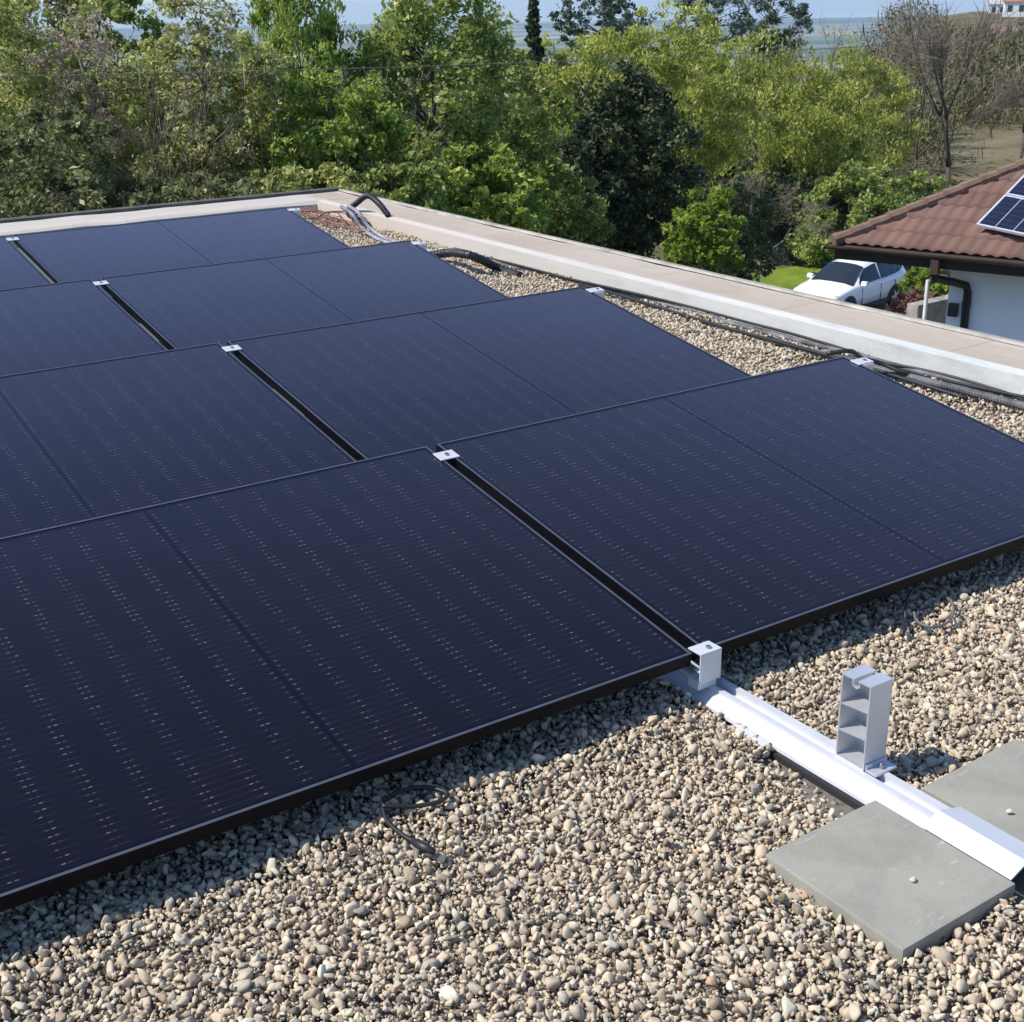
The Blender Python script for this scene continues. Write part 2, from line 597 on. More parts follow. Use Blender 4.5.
lw = [at(690, 300, 38)[:2], at(742, 262, 50)[:2], at(850, 240, 53.5)[:2], at(960, 290, 40)[:2]]
sheet('lawn', lw, 0.05, mat_ground('lawn_grass', (0.13, 0.19, 0.025), (0.21, 0.28, 0.035), (0.30, 0.32, 0.07), 0.9))
dv = [at(735, 300, 33)[:2], at(795, 285, 44.5)[:2], at(905, 280, 47)[:2], at(960, 300, 37)[:2]]
sheet('driveway', dv, 0.10, mat_ground('driveway_gravel', (0.20, 0.19, 0.175), (0.25, 0.24, 0.22), (0.30, 0.28, 0.25), 1.2))

# ------------------------------------------------------------------ the flat-roofed house we stand on
PX0, PX1, PY1, PZ = 2.72, 3.17, 8.02, -0.03
PYI = 7.52
XL, YB = -7.0, -7.0
house = empty('flat_roof_house', (-1.5, 0, -4.9))
tag(house, 'flat roofed house whose gravelled roof edged by a low beige parapet carries the black panels', 'house')


def rel(o, par):
    """keep world placement of a part whose thing sits at its own base"""
    o.parent = par
    o.matrix_parent_inverse = Matrix.Translation(-Vector(par.location))
    return o


rel(MB().box(XL, PX1 - 0.04, YB, PY1 - 0.04, -5.2, -0.17).build('wall', MAT['plaster']), house)
rel(MB().box(XL + 0.4, PX0 - .002, YB + .4, PYI - .002, -0.168, GZ - 0.018).build('roof_slab', MAT['roof_base']), house)


def strip_mesh(x0, x1, y0, y1, z0, z1, n, axis, wob=0.006, bev=0.02):
    """slightly uneven long parapet body"""
    mb = MB()
    L = np.linspace(0, 1, n + 1)
    prof = [(0, z0), (1, z0), (1, z1 - bev), (1 - 0.06, z1), (0.5, z1 - 0.006), (0.09, z1 - 0.004), (0.02, z1 - bev)]
    ringsv = []
    rg = np.random.default_rng(5)
    for t in L:
        j = rg.normal(0, wob, len(prof))
        for k, (a, z) in enumerate(prof):
            zz = z + (j[k] * 0.5 if k > 1 else 0)
            if axis == 'y':
                ringsv.append((x0 + (x1 - x0) * a + (j[k] if k in (3, 5, 6) else 0), y0 + (y1 - y0) * t, zz))
            else:
                ringsv.append((x0 + (x1 - x0) * t, y0 + (y1 - y0) * a + (j[k] if k in (3, 5, 6) else 0), zz))
    m = len(prof)
    fs = [(i * m + k, i * m + (k + 1) % m, (i + 1) * m + (k + 1) % m, (i + 1) * m + k) for i in range(n) for k in range(m)]
    fs += [tuple(range(m - 1, -1, -1)), tuple(n * m + k for k in range(m))]
    mb.add(ringsv, fs)
    return mb


rel(strip_mesh(PX0, PX1, YB, PYI - 0.001, -0.169, PZ, 60, 'y').build('parapet', MAT['top'], smooth=False), house)
rel(strip_mesh(XL, PX1, PYI, PY1, -0.169, PZ, 40, 'x').build('parapet', MAT['top'], smooth=False), house)
# pale inner flashing, its upper edge lapped on the cap
mb = MB()
mb.prism_y([(PX0 - 0.012, -0.167), (PX0 - 0.003, -0.167), (PX0 + 0.004, PZ - 0.008), (PX0 + 0.045, PZ + 0.004), (PX0 + 0.045, PZ + 0.009), (PX0 - 0.006, PZ - 0.002)], YB, PYI - 0.0015)
rel(mb.build('flashing', MAT['side']), house)
# outer drip edges: pale along the right side, weathered dark at the back
rel(MB().prism_y([(PX1 - 0.06, PZ + 0.003), (PX1 + 0.004, PZ - 0.012), (PX1 + 0.008, PZ - 0.10), (PX1 + 0.016, PZ - 0.10), (PX1 + 0.014, PZ + 0.004), (PX1 - 0.05, PZ + 0.014)], YB, PY1 - 0.02).build('drip_edge', MAT['edge_pale']), house)
e = MB()
e.box(XL, PX1 - 0.05, PY1 - 0.075, PY1 + 0.02, PZ - 0.10, PZ + 0.022)
d_ = rel(e.build('drip_edge', MAT['edge_dark'], bevel=0.008), house)
d_['label'] = 'dark weathered rear drip edge'

# ------------------------------------------------------------------ gravel
def icosphere(sub):
    bm = bmesh.new()
    bmesh.ops.create_icosphere(bm, subdivisions=sub, radius=1.0)
    V = np.array([v.co[:] for v in bm.verts])
    F = np.array([[v.index for v in f.verts] for f in bm.faces])
    bm.free()
    return V, F


def pebble_shapes(sub, n, seed):
    V, F = icosphere(sub)
    g = np.random.default_rng(seed)
    out = []
    for _ in range(n):
        q = V.copy()
        for _k in range(14):                                          # flatten on random planes: worn, slightly angular stones
            d = g.normal(size=3)
            d /= np.linalg.norm(d)
            h = g.uniform(0.36, 0.72)
            s = q @ d
            q -= np.outer(np.clip(s - h, 0, None) * 0.96, d)
        q *= np.array([g.uniform(0.9, 1.38), g.uniform(0.72, 1.05), g.uniform(0.46, 0.80)])
        out.append(q)
    return np.array(out), F


def rand_rot(n, g):
    q = g.normal(size=(n, 4))
    q[:, 1:3] *= 0.9
    q /= np.linalg.norm(q, axis=1)[:, None]
    w, x, y, z = q.T
    return np.stack([np.stack([1 - 2 * (y * y + z * z), 2 * (x * y - z * w), 2 * (x * z + y * w)], -1),
                     np.stack([2 * (x * y + z * w), 1 - 2 * (x * x + z * z), 2 * (y * z - x * w)], -1),
                     np.stack([2 * (x * z - y * w), 2 * (y * z + x * w), 1 - 2 * (x * x + y * y)], -1)], 1)


def scatter(x0, x1, y0, y1, step, rmean, g, keep=None):
    nx, ny = int((x1 - x0) / step), int((y1 - y0) / step)
    X, Y = np.meshgrid(x0 + (np.arange(nx) + .5) * step, y0 + (np.arange(ny) + .5) * step, indexing='ij')
    X = X + g.uniform(-.55, .55, X.shape) * step
    Y = Y + g.uniform(-.55, .55, Y.shape) * step
    p_ = np.stack([X.ravel(), Y.ravel()], -1)
    if keep is not None:
        p_ = p_[keep(p_[:, 0], p_[:, 1])]
    r = rmean * np.clip(g.lognormal(0, 0.36, len(p_)), 0.45, 1.9)
    return p_, r


SLABS = [(-0.318, -0.012, -0.885, -0.556), (0.108, 0.42, -0.905, -0.570)]


def keep_front(x, y):
    k = np.ones(len(x), bool)
    for a, b, c, d in SLABS:
        k &= ~((x > a - .004) & (x < b + .004) & (y > c - .004) & (y < d + .004))
    k &= ~((x > -0.012) & (x < 0.105) & (y > -1.0))                  # under the rail
    k &= ~((x > -0.085) & (x < 0.0) & (y > -0.60) & (y < -0.27))      # the trench beside the rubber mat
    return k


def gravel_batch(p_, r, sub, seed, zoff=0.0, bumpz=None):
    g = np.random.default_rng(seed)
    S, F = pebble_shapes(sub, 40, seed + 1)
    n = len(p_)
    sh = g.integers(0, len(S), n)
    Rm = rand_rot(n, g)
    V = np.einsum('nij,nkj->nki', Rm, S[sh]) * r[:, None, None]
    z = GZ + g.normal(0, 0.0042, n) + zoff
    yy_, xx_ = p_[:, 1], p_[:, 0]
    z += 0.014 * np.exp(-((yy_ + 0.06) / 0.07) ** 2) * (1 - np.exp(-((xx_ - 0.05) / 0.13) ** 2)) * (xx_ < 1.5)
    z += 0.014 * sstep(PX0 - 0.16, PX0, xx_)
    z += 0.006 * np.sin(p_[:, 0] * 7.3 + 1.0) * np.cos(p_[:, 1] * 6.1) + 0.004 * np.sin(p_[:, 0] * 17 + p_[:, 1] * 13)
    V += np.concatenate([p_, z[:, None]], -1)[:, None, :]
    k = S.shape[1]
    FF = (F[None] + (np.arange(n) * k)[:, None, None]).reshape(-1, 3)
    return V.reshape(-1, 3), FF, np.repeat(g.random(n), k)


def join(batches):
    Vs, Fs, Ts, n = [], [], [], 0
    for v, f, t in batches:
        Vs.append(v); Fs.append(f + n); Ts.append(t); n += len(v)
    return np.concatenate(Vs), np.concatenate(Fs), np.concatenate(Ts)


g = np.random.default_rng(3)
bt = []
def seen(x, y):
    return y > -0.30 - 0.69 * (x + 1.63)


def both(f, near=True):
    return lambda x, y: f(x, y) & (seen(x, y) if near else ~seen(x, y))


p_, r_ = scatter(-2.3, 1.95, -1.45, 0.16, 0.0116, 0.0079, g, both(keep_front))
bt.append(gravel_batch(p_, r_, 2, 21))
p_, r_ = scatter(-2.3, 1.95, -1.45, 0.16, 0.026, 0.0105, g, both(keep_front))
bt.append(gravel_batch(p_, r_, 2, 22, 0.0055))
p_, r_ = scatter(-2.3, 1.95, -1.45, 0.16, 0.0085, 0.0042, g, both(keep_front))   # fine grit between the stones
bt.append(gravel_batch(p_, r_, 1, 27, -0.004))
p_, r_ = scatter(-2.3, 1.95, -1.45, 0.16, 0.0135, 0.0095, g, both(keep_front, False))
bt.append(gravel_batch(p_, r_, 1, 28))
p_, r_ = scatter(-3.6, 2.70, -2.2, -1.45, 0.016, 0.0105, g)
bt.append(gravel_batch(p_, r_, 1, 23))
p_, r_ = scatter(1.55, 2.70, -1.45, 7.50, 0.0155, 0.0105, g, lambda x, y: (x > 1.95) | (y > 0.1))
bt.append(gravel_batch(p_, r_, 1, 24))
p_, r_ = scatter(-2.0, 1.6, 0.16, 0.36, 0.017, 0.0105, g)
bt.append(gravel_batch(p_, r_, 1, 25))
p_, r_ = scatter(-0.085, -0.032, -0.60, -0.27, 0.013, 0.0085, g)
bt.append(gravel_batch(p_, r_, 1, 26, -0.016))
V, F, T = join(bt)
tag(raw_mesh('gravel', V, F, MAT['pebble'], tint=T, smooth=False),
    'loose beige and grey pebbles covering the flat roof', 'gravel', kind='stuff')

# ------------------------------------------------------------------ concrete pavers
def paver(x0, x1, y0, y1, top, label, rz=0.0):
    cx, cy = (x0 + x1) / 2, (y0 + y1) / 2
    mb = MB().box(x0 - cx, x1 - cx, y0 - cy, y1 - cy, -0.038, 0)
    o = mb.build('concrete_paver', MAT['paver'], bevel=0.004, loc=(cx, cy, top))
    o.rotation_euler = (R(0.4), R(-0.5), rz)
    return tag(o, label, 'paver', 'concrete pavers beside the rail end')


paver(*SLABS[0], -0.099, 'grey concrete paver with pale scratches on the outer side of the rail end', R(0.6))
paver(*SLABS[1], -0.100, 'grey concrete paver at the photo edge, on the parapet side of the ridge profile', R(1.5))


def stone(name, loc, r, label, cat, seed, mat=None, sc=(1, 1, 1)):
    S, Fc = pebble_shapes(3, 1, seed)
    o = raw_mesh(name, S[0] * r * np.array(sc), Fc, mat or MAT['pebble'], tint=np.full(len(S[0]), 0.56), smooth=True)
    o.location = loc
    return tag(o, label, cat)


stone('pebble', (-0.158, -0.772, -0.0935), 0.0085, 'single stray pebble lying on the scratched whole paver', 'pebble', 91)
stone('pebble', (0.165, -0.735, -0.0945), 0.0085, 'single stray pebble lying on the paver at the photo edge', 'pebble', 92)
lf = MB()
lf.add([(-.012, 0, .002), (-.004, -.005, .004), (.008, -.003, .003), (.013, 0.001, .006), (.006, .005, .003), (-.005, .005, .005)], [(0, 1, 2, 3, 4, 5)])
o = lf.build('leaf', plain('yellow_leaf', (0.62, 0.36, 0.06), 0.6), loc=(-0.40, -0.655, GZ + 0.014))
o.rotation_euler = (0.3, 0.2, 1.1)
tag(o, 'small yellow fallen leaf on the gravel near the paver corner', 'leaf')

# ------------------------------------------------------------------ rails, mat, end profile
RAIL = [(-0.008, -0.126), (-0.006, -0.119), (0.026, -0.103), (0.031, -0.1015), (0.031, -0.094), (0.043, -0.094), (0.043, -0.110), (0.070, -0.110),
        (0.070, -0.094), (0.083, -0.094), (0.083, -0.117), (0.100, -0.121), (0.100, -0.126)]
mr = MB().prism_y([(a - .0, b) for a, b in RAIL], -0.665, 7.25)
rail = mr.build('mounting_rail', MAT['alu_rail'])
tag(rail, 'long bright aluminium mounting rail running from the pavers under the gap between the panel columns', 'mounting rail')
mr = MB().prism_y(RAIL, -0.665, 7.25)
o = mr.build('mounting_rail', MAT['alu_rail'], loc=(1.705, 0, 0))
tag(o, 'aluminium mounting rail under the panel ends next to the parapet', 'mounting rail')
o = MB().box(-0.018, 0.10, -0.60, -0.26, -0.150, -0.1265).build('rubber_mat', MAT['rubber'], bevel=0.002)
tag(o, 'black rubber mat under the bright rail beside the paver', 'rubber mat')
# flat spread plate beside the rail where it bulges out over the stones
o = MB().prism_y([(-0.030, -0.1185), (-0.030, -0.116), (-0.0085, -0.112), (-0.0085, -0.1145)], -0.255, -0.150).build('rail_connector', MAT['alu_rail'], bevel=0.0008)
tag(o, 'small bright plate sticking out from the rail side over the stones', 'connector plate')
# inverted-V end profile
t = 0.0022
prof = [(-0.010, -0.0985), (0.036, -0.0775), (0.106, -0.0975), (0.106, -0.0995 - t), (0.036, -0.0775 - 2 * t), (-0.008, -0.0990 - t)]
o = MB().prism_y(prof, -0.872, -0.668).build('ridge_profile', MAT['alu_rail'], bevel=0.0006)
tag(o, 'bright aluminium ridge shaped profile lying between the two pavers', 'profile')

# ------------------------------------------------------------------ supports
def support(loc, label):
    root = empty('panel_support', loc)
    tag(root, label, 'support', 'aluminium uprights under the high panel edges')
    w, dp, h, th = 0.066, 0.078, 0.197, 0.0032
    b = MB()
    b.box(0, w, 0, th, 0.004, h)                                      # front web
    b.box(0, w, dp - th, dp, 0.004, h)                                # back web
    b.box(0, w, 0, dp, 0, 0.0038)
    for zf, zb in ((0.070, 0.063), (0.133, 0.126)):                   # two inner shelves
        b.prism([(0.0015, th, zf), (0.0015, dp - th, zb), (0.0015, dp - th, zb + th), (0.0015, th, zf + th)], (w - 0.003, 0, 0))
    b.box(w - 0.0045, w - 0.0015, th, dp - th, 0.004, h - th)
    cy, sr = dp * 0.5, 0.0085                                        # top flange, open in a round keyhole slot
    b.box(0, w, th, cy - 0.0055, h - th, h - 0.0002)
    b.box(0, w, cy + 0.0055, dp - th, h - th, h - 0.0002)
    n = 12
    pts_o, pts_i = [], []
    for k in range(n + 1):
        a = R(50) + (R(310) - R(50)) * k / n
        pts_o.append((0.0, cy + math.sin(a) * (sr + 0.0024), h - th - 0.006 + math.cos(a) * (sr + 0.0024)))
        pts_i.append((0.0, cy + math.sin(a) * sr, h - th - 0.006 + math.cos(a) * sr))
    for k in range(n):
        b.prism([pts_o[k], pts_o[k + 1], pts_i[k + 1], pts_i[k]], (w, 0, 0))
    b.build('upright', MAT['alu'], root)
    f = MB().box(0.004, w + 0.002, -0.030, -0.0005, -0.0015, 0.0035)
    f.box(0.004, w + 0.002, -0.0038, -0.0006, 0.0036, 0.014)
    f.build('foot_plate', MAT['alu'], root, bevel=0.0006)
    bl = MB().tube([(0.036, -0.016, 0.0036), (0.036, -0.016, 0.0125)], 0.0062, 6)
    bl.tube([(0.036, -0.016, 0.0125), (0.036, -0.016, 0.0165)], 0.0030, 8)
    bl.build('bolt', MAT['steel'], root)
    return root


SUP_Y = -0.472
sup0 = support((0.042, SUP_Y, -0.0935), 'free standing aluminium upright with two inner shelves on the rail, no panel on it yet')


# ------------------------------------------------------------------ solar panels
def make_panel():
    root = empty('solar_panel')
    lip, fh = 0.0075, 0.034
    fr = MB()
    x0, x1 = -W / 2, W / 2
    fr.box(x0, x0 + lip, 0, D, -fh, 0)
    fr.box(x1 - lip, x1, 0, D, -fh, 0)
    fr.box(x0 + lip, x1 - lip, 0, lip, -fh, 0)
    fr.box(x0 + lip, x1 - lip, D - lip, D, -fh, 0)
    fo = fr.build('frame', MAT['frame'], root, bevel=0.0012)
    fo.data.materials.append(MAT['frame_lip_lit'])
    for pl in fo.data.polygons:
        if pl.normal.z > 0.6:  # upward faces get the paler tone that paints the highlight
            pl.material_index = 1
    gl = MB().add([(x0 + lip - .002, lip - .002, -.0018), (x1 - lip + .002, lip - .002, -.0018), (x1 - lip + .002, D - lip + .002, -.0018), (x0 + lip - .002, D - lip + .002, -.0018)], [(0, 1, 2, 3)])
    gl.add([(x0 + lip - .002, lip - .002, -.007), (x0 + lip - .002, D - lip + .002, -.007), (x1 - lip + .002, D - lip + .002, -.007), (x1 - lip + .002, lip - .002, -.007)], [(0, 1, 2, 3)])
    gl.build('cell_glass', MAT['cells'], root)
    return root


PLAB = {
    (0, -1): 'nearest black solar panel with bright dashes, its low edge over the gravel',
    (0, 1): 'black solar panel of the front row behind the free standing aluminium upright',
    (1, -1): 'black solar panel in the second row directly behind the nearest panel',
    (1, 1): 'black solar panel in the second row ending at the gravel triangle with the black hose',
    (2, -1): 'black solar panel in the third row, cut by the photo edge',
    (2, 1): 'bluish black solar panel in the third row ending beside the tall pale conduit loop',
    (3, -1): 'sliver of black solar panel in the rearmost row at the photo edge',
    (3, 1): 'bluish black solar panel in the rearmost row along the back parapet',
}
proto = make_panel()
first = True
for r in range(4):
    for s in (-1, 1):
        o = proto if first else copy_tree(proto)
        first = False
        o.location = (s * (G / 2 + W / 2), r * P, 0)
        o.rotation_euler = (TILT, 0, 0)
        tag(o, PLAB[(r, s)], 'solar panel', 'black solar panels in tilted rows on the roof')


# ------------------------------------------------------------------ clamps
def make_mid_clamp():
    root = empty('mid_clamp')
    MB().box(-0.032, 0.032, -0.024, 0.024, 0.0006, 0.0042).build('plate', MAT['alu_rail'], root, bevel=0.0008)
    b = MB().tube([(0, 0, 0.0042), (0, 0, 0.0092)], 0.0068, 6)
    b.tube([(0, 0, 0.0092), (0, 0, 0.0100)], 0.004, 6)
    b.build('bolt', MAT['steel'], root)
    return root


mc = make_mid_clamp()
CL = ['in the front row', 'in the second row', 'in the third row', 'in the rearmost row']
first = True
for r in range(4):
    o = mc if first else copy_tree(mc)
    first = False
    v = D - 0.083
    o.location = (0.002, r * P + v * math.cos(TILT), v * math.sin(TILT))
    o.rotation_euler = (TILT, 0, 0)
    tag(o, 'small bright clamp bridging the gap between the two panels ' + CL[r], 'clamp', 'bright clamps at the high panel edges')
# end clamps on the parapet side: a plate on the panel edge and a stub of cross rail beyond it
XE = G / 2 + W


def make_end_clamp():
    root = empty('end_clamp')
    MB().box(-0.016, 0.060, -0.022, 0.022, 0.0006, 0.0045).build('plate', MAT['alu_rail'], root, bevel=0.0008)
    b = MB().box(0.003, 0.055, -0.030, 0.012, -0.040, 0.0004)
    b.build('stub', MAT['alu'], root, bevel=0.001)
    MB().tube([(0.034, 0, 0.0045), (0.034, 0, 0.0095)], 0.0068, 6).build('bolt', MAT['steel'], root)
    return root


ec = make_end_clamp()
first = True
for r in range(4):
    o = ec if first else copy_tree(ec)
    first = False
    v = D - 0.07
    o.location = (XE + 0.001, r * P + v * math.cos(TILT), v * math.sin(TILT))
    o.rotation_euler = (TILT, 0, 0)
    tag(o, 'bright end clamp at the parapet side of the panel ' + CL[r], 'clamp', 'bright end clamps beside the parapet')
    u_ = copy_tree(sup0)
    u_.location = (XE + 0.002, r * P + D * math.cos(TILT) - 0.115, -0.0935)
    u_['label'] = 'aluminium upright under the parapet side end of the panel ' + CL[r]
# low clamp gripping the front edges
root = empty('low_clamp', (0.022, 0, 0))
tag(root, 'silver box shaped clamp holding the two low front panel corners on the rail', 'clamp')
b = MB()
b.box(-0.034, 0.030, -0.024, 0.022, 0.001, 0.0045)
b.box(-0.034, 0.030, -0.024, -0.0205, -0.072, 0.0008)
b.box(-0.034, 0.030, -0.0203, -0.002, -0.045, -0.0418)
b.box(-0.034, 0.030, -0.0203, 0.022, -0.072, -0.0685)
b.box(-0.030, 0.026, -0.014, 0.020, -0.094, -0.0722)
b.build('bracket', MAT['alu_rail'], root, bevel=0.0007)
MB().tube([(0.004, -0.006, 0.0045), (0.004, -0.006, 0.0098)], 0.0066, 6).build('bolt', MAT['steel'], root)

# ------------------------------------------------------------------ cables and conduits on the roof
def tube_thing(name, pts, rad, mat, label, cat, group=None, sides=8, n=8, ribbed=False):
    path = smooth_path(pts, n)
    if ribbed:
        q, rads = [], []
        L = np.cumsum([0] + [np.linalg.norm(path[i + 1] - path[i]) for i in range(len(path) - 1)])
        N = int(L[-1] / (rad * 0.22))
        for k in range(N + 1):
            s = L[-1] * k / N
            i = min(np.searchsorted(L, s, side='right') - 1, len(path) - 2)
            f = (s - L[i]) / max(L[i + 1] - L[i], 1e-9)
            q.append(path[i] * (1 - f) + path[i + 1] * f)
            rads.append(rad * (1.0 if k % 4 < 2 else 0.86))
        path, rad = q, rads
    o = MB().tube(path, rad, sides).build(name, mat, smooth=not ribbed)
    return tag(o, label, cat, group)


def on(px, py, z):
    d = ray(px, py)
    t_ = (z - CAM[2]) / d[2]
    q = CAM + d * t_
    return q


Z0 = GZ + 0.014
# black hose arch standing by the far corner
a0 = on(352, 222, Z0); a1 = on(384, 216, PZ + .01)
tube_thing('corrugated_hose', [a0 + (0.0, -0.25, 0.01), a0 + (0, 0.05, 0.06), a0 * .75 + a1 * .25 + (0, 0, 0.14), a0 * .45 + a1 * .55 + (0, 0, 0.165), a0 * .15 + a1 * .85 + (0, 0, 0.10), a1 + (0.02, -0.03, 0.005)],
           0.023, MAT['cable'], 'black corrugated hose arching over at the far parapet corner', 'hose', 'conduits along the parapet', 12, 8, True)
for k, dx in enumerate((0.0, 0.055)):
    b0 = on(352, 214, 0.03) + (dx, 0, 0)
    tube_thing('pale_conduit', [b0 + (-0.02, 0.12, 0.04), b0, on(362, 228, -0.06) + (dx, 0, 0), on(378, 239, Z0 + .01) + (dx, 0, 0), on(400, 246, Z0 + .005) + (dx, 0, 0), on(430, 254, Z0 + .005) + (dx, -.1, 0)],
               0.0135, MAT['white_conduit'], ('pale grey conduit running down from the black hose arch, on the panel side', 'pale grey conduit running down from the black hose arch, on the parapet side')[k], 'conduit', 'conduits along the parapet', 10, 8, True)
# black hose emerging from under the third-row panel
h0 = on(444, 258, Z0 + 0.02)
tube_thing('corrugated_hose', [h0 + (-0.25, 0.15, -0.02), h0 + (0.0, 0, 0.03), on(464, 254, 0.0), on(480, 259, -0.03), on(500, 269, Z0), on(520, 276, Z0 - .008)],
           0.027, MAT['cable'], 'black corrugated hose rising out of the gravel beside the third row panel', 'hose', 'conduits along the parapet', 12, 8, True)
# grey conduits along the foot of the parapet
def foot(y, off, z, seed):
    return np.array([PX0 - off + 0.012 * math.sin(y * 2.1 + seed), y, z + 0.006 * math.sin(y * 3.3 + seed * 2)])


tube_thing('grey_conduit', [foot(y, 0.06, Z0 + .004, 1) for y in np.arange(-1.2, 5.4, 0.3)], 0.012, MAT['grey_conduit'],
           'grey conduit lying along the foot of the parapet', 'conduit', 'conduits along the parapet', 8, 4)
tube_thing('grey_conduit', [foot(y, 0.125 + 0.05 * math.sin(y * 0.9), Z0 + .012, 2) for y in np.arange(-1.2, 2.4, 0.3)], 0.017, MAT['grey_conduit'],
           'ribbed grey conduit lying on the gravel next to the front row panel end', 'conduit', 'conduits along the parapet', 10, 6, True)
tube_thing('black_cable', [foot(y, 0.062 + 0.02 * math.sin(y * 1.7), Z0 + .012 + 0.02 * max(0, math.sin(y * 2.3)), 3) for y in np.arange(0.9, 5.2, 0.25)], 0.008, MAT['cable'],
           'thin black cable draped along the parapet foot behind the grey conduits', 'cable', 'black cables on the roof', 6, 4)
tube_thing('black_cable', [foot(y, 0.17 + 0.06 * math.sin(y * 1.3), Z0 + .008, 4) for y in np.arange(1.2, 4.2, 0.25)], 0.009, MAT['cable'],
           'black cable wandering over the gravel triangle between second row and parapet', 'cable', 'black cables on the roof', 6, 4)
tube_thing('black_cable', [on(835, 352, 0.02) + (-.05, 0, 0), on(850, 351, 0.03), on(862, 358, -0.02), on(880, 363, -0.05), on(905, 373, -0.08), on(930, 379, Z0)], 0.010, MAT['cable'],
           'black cable bundle coming out at the rear corner of the front row panel', 'cable', 'black cables on the roof', 6, 6)
tube_thing('black_cable', [foot(y, 0.10 + 0.045 * math.sin(y * 2.9 + 1), Z0 + .014 + 0.012 * math.sin(y * 5.1), 6) for y in np.arange(-1.2, 2.6, 0.2)], 0.0075, MAT['cable'],
           'loose black cable snaking over the ribbed grey conduit next to the front row panel end', 'cable', 'black cables on the roof', 6, 5)
# red-brown wires heaped on the gravel near the far corner
rw = np.random.default_rng(8)
for k in range(3):
    c = on(322, 222, Z0)
    pts_ = [c + (rw.normal(0, .10), rw.normal(0, .34), 0.03 + abs(rw.normal(0, .02))) for _ in range(9)]
    tube_thing('red_wire', pts_, 0.004, MAT['red_cable'], 'tangled red brown wire in the heap on the gravel by the far corner', 'wire', 'red brown wires heaped by the far corner', 5, 6)
tube_thing('red_wire', [on(310, 224, 0.0), on(325, 213, PZ + .01), on(345, 211, PZ + .012), on(352, 208, PZ + .05)], 0.006, MAT['red_cable'],
           'red brown wire lying over the beige parapet corner to the hose', 'wire', None, 5, 8)
# cable ends under the nearest panel
Z0 = GZ + 0.031
tube_thing('black_cable', [on(385, 800, GZ + .03), on(400, 791, Z0 + .01), on(425, 787, Z0 + .008), on(447, 793, Z0 + .008), on(440, 801, Z0 + .006), on(415, 806, Z0 + .006), on(382, 806, Z0 + .016)], 0.0046, MAT['cable'],
           'thin black cable loop on the gravel in front of the nearest panel', 'cable', 'black cables on the roof', 6, 8)
root = empty('connector_cable', tuple(on(400, 830, Z0)))
tag(root, 'short black cable with plug lying on the gravel in front of the nearest panel', 'cable', 'black cables on the roof')
q = [on(382, 806, Z0 + .012), on(388, 822, Z0 + .006), on(403, 835, Z0 + .006), on(415, 842, Z0 + .008)]
o = MB().tube(smooth_path(q, 6), 0.0046, 6).build('cord', MAT['cable'], smooth=True); rel(o, root)
o = MB().tube([on(413, 841, Z0 + .009), on(424, 847, Z0 + .009), on(434, 852, Z0 + .008)], [0.0075, 0.0092, 0.0065], 8).build('plug', MAT['cable'], smooth=True); rel(o, root)
tube_thing('white_tie', [on(397, 754, -0.036), on(385, 763, -0.05), on(372, 773, -0.068), on(361, 783, -0.09)], 0.0022, plain('white_plastic', (0.55, 0.55, 0.55), 0.5),
           'pale cable tie hanging from the low edge of the nearest panel', 'cable tie', None, 6, 4)
Z0 = GZ + 0.027
root = empty('connector_cable', tuple(on(905, 630, Z0)))
tag(root, 'black cable loop with plug standing up before the panel behind the upright', 'cable', 'black cables on the roof')
q = [on(935, 588, GZ + 0.05), on(922, 586, -0.045), on(911, 592, -0.05), on(906, 606, -0.07), on(905, 622, Z0)]
o = MB().tube(smooth_path(q, 8), 0.0044, 6).build('cord', MAT['cable'], smooth=True); rel(o, root)
o = MB().tube([on(905.5, 619, Z0 + .008), on(904, 628, Z0 + .008), on(902, 635, Z0 + .006)], [0.006, 0.0078, 0.0065], 8).build('plug', MAT['cable'], smooth=True); rel(o, root)
tube_thing('grey_cable', [on(914, 612, Z0 + .015), on(917, 621, Z0 + .008), on(930, 627, Z0 + .006), on(945, 624, Z0 + .006), on(953, 614, Z0 + .008), on(952, 603, Z0 + .02), on(945, 596, Z0 + .01)], 0.0036, plain('grey_rubber', (0.12, 0.12, 0.12), 0.6),
           'grey cable curl on the gravel beside the standing black loop', 'cable', None, 6, 8)

# ------------------------------------------------------------------ neighbouring house with tiled hip roof
HD = 21.0
E0 = at(833, 246, HD)
EX = np.array([math.sin(R(158.5)), math.cos(R(158.5)), 0.0]); EX /= np.linalg.norm(EX)
UX = np.array([-EX[1], EX[0], 0.0])
ZX = np.array([0.0, 0.0, 1.0])
TH = math.tan(R(26.0))
nb = empty('tiled_house', tuple(E0 * (1, 1, 0) + (0, 0, -5.2)))
tag(nb, 'neighbouring white house with brown tiled hip roof and dark gutter beyond the parapet', 'house')
LEN, DEP = 11.0, 9.0


def H(a, b, c):
    return E0 + EX * a + UX * b + ZX * c


def mat_tiles():
    q = NT('roof_tiles')
    co = q.coord()
    at_ = q.n('ShaderNodeAttribute', attribute_name='tint')
    a = q.noise(co, 1.5, 6, 0.65)
    b_ = q.noise(co, 30, 3)
    c = q.ramp(at_.outputs['Fac'], [(0, (0.105, 0.050, 0.038)), (0.5, (0.155, 0.073, 0.056)), (1, (0.20, 0.10, 0.077))])
    c = q.mix(q.ramp(a, [(0.35, (0, 0, 0)), (0.7, (.8, .8, .8))]), c, (0.13, 0.085, 0.062))
    c = q.mix(q.math('MULTIPLY', b_, 0.25), c, (0.20, 0.11, 0.085))
    return q.set(c, 0.85)


MT = mat_tiles()


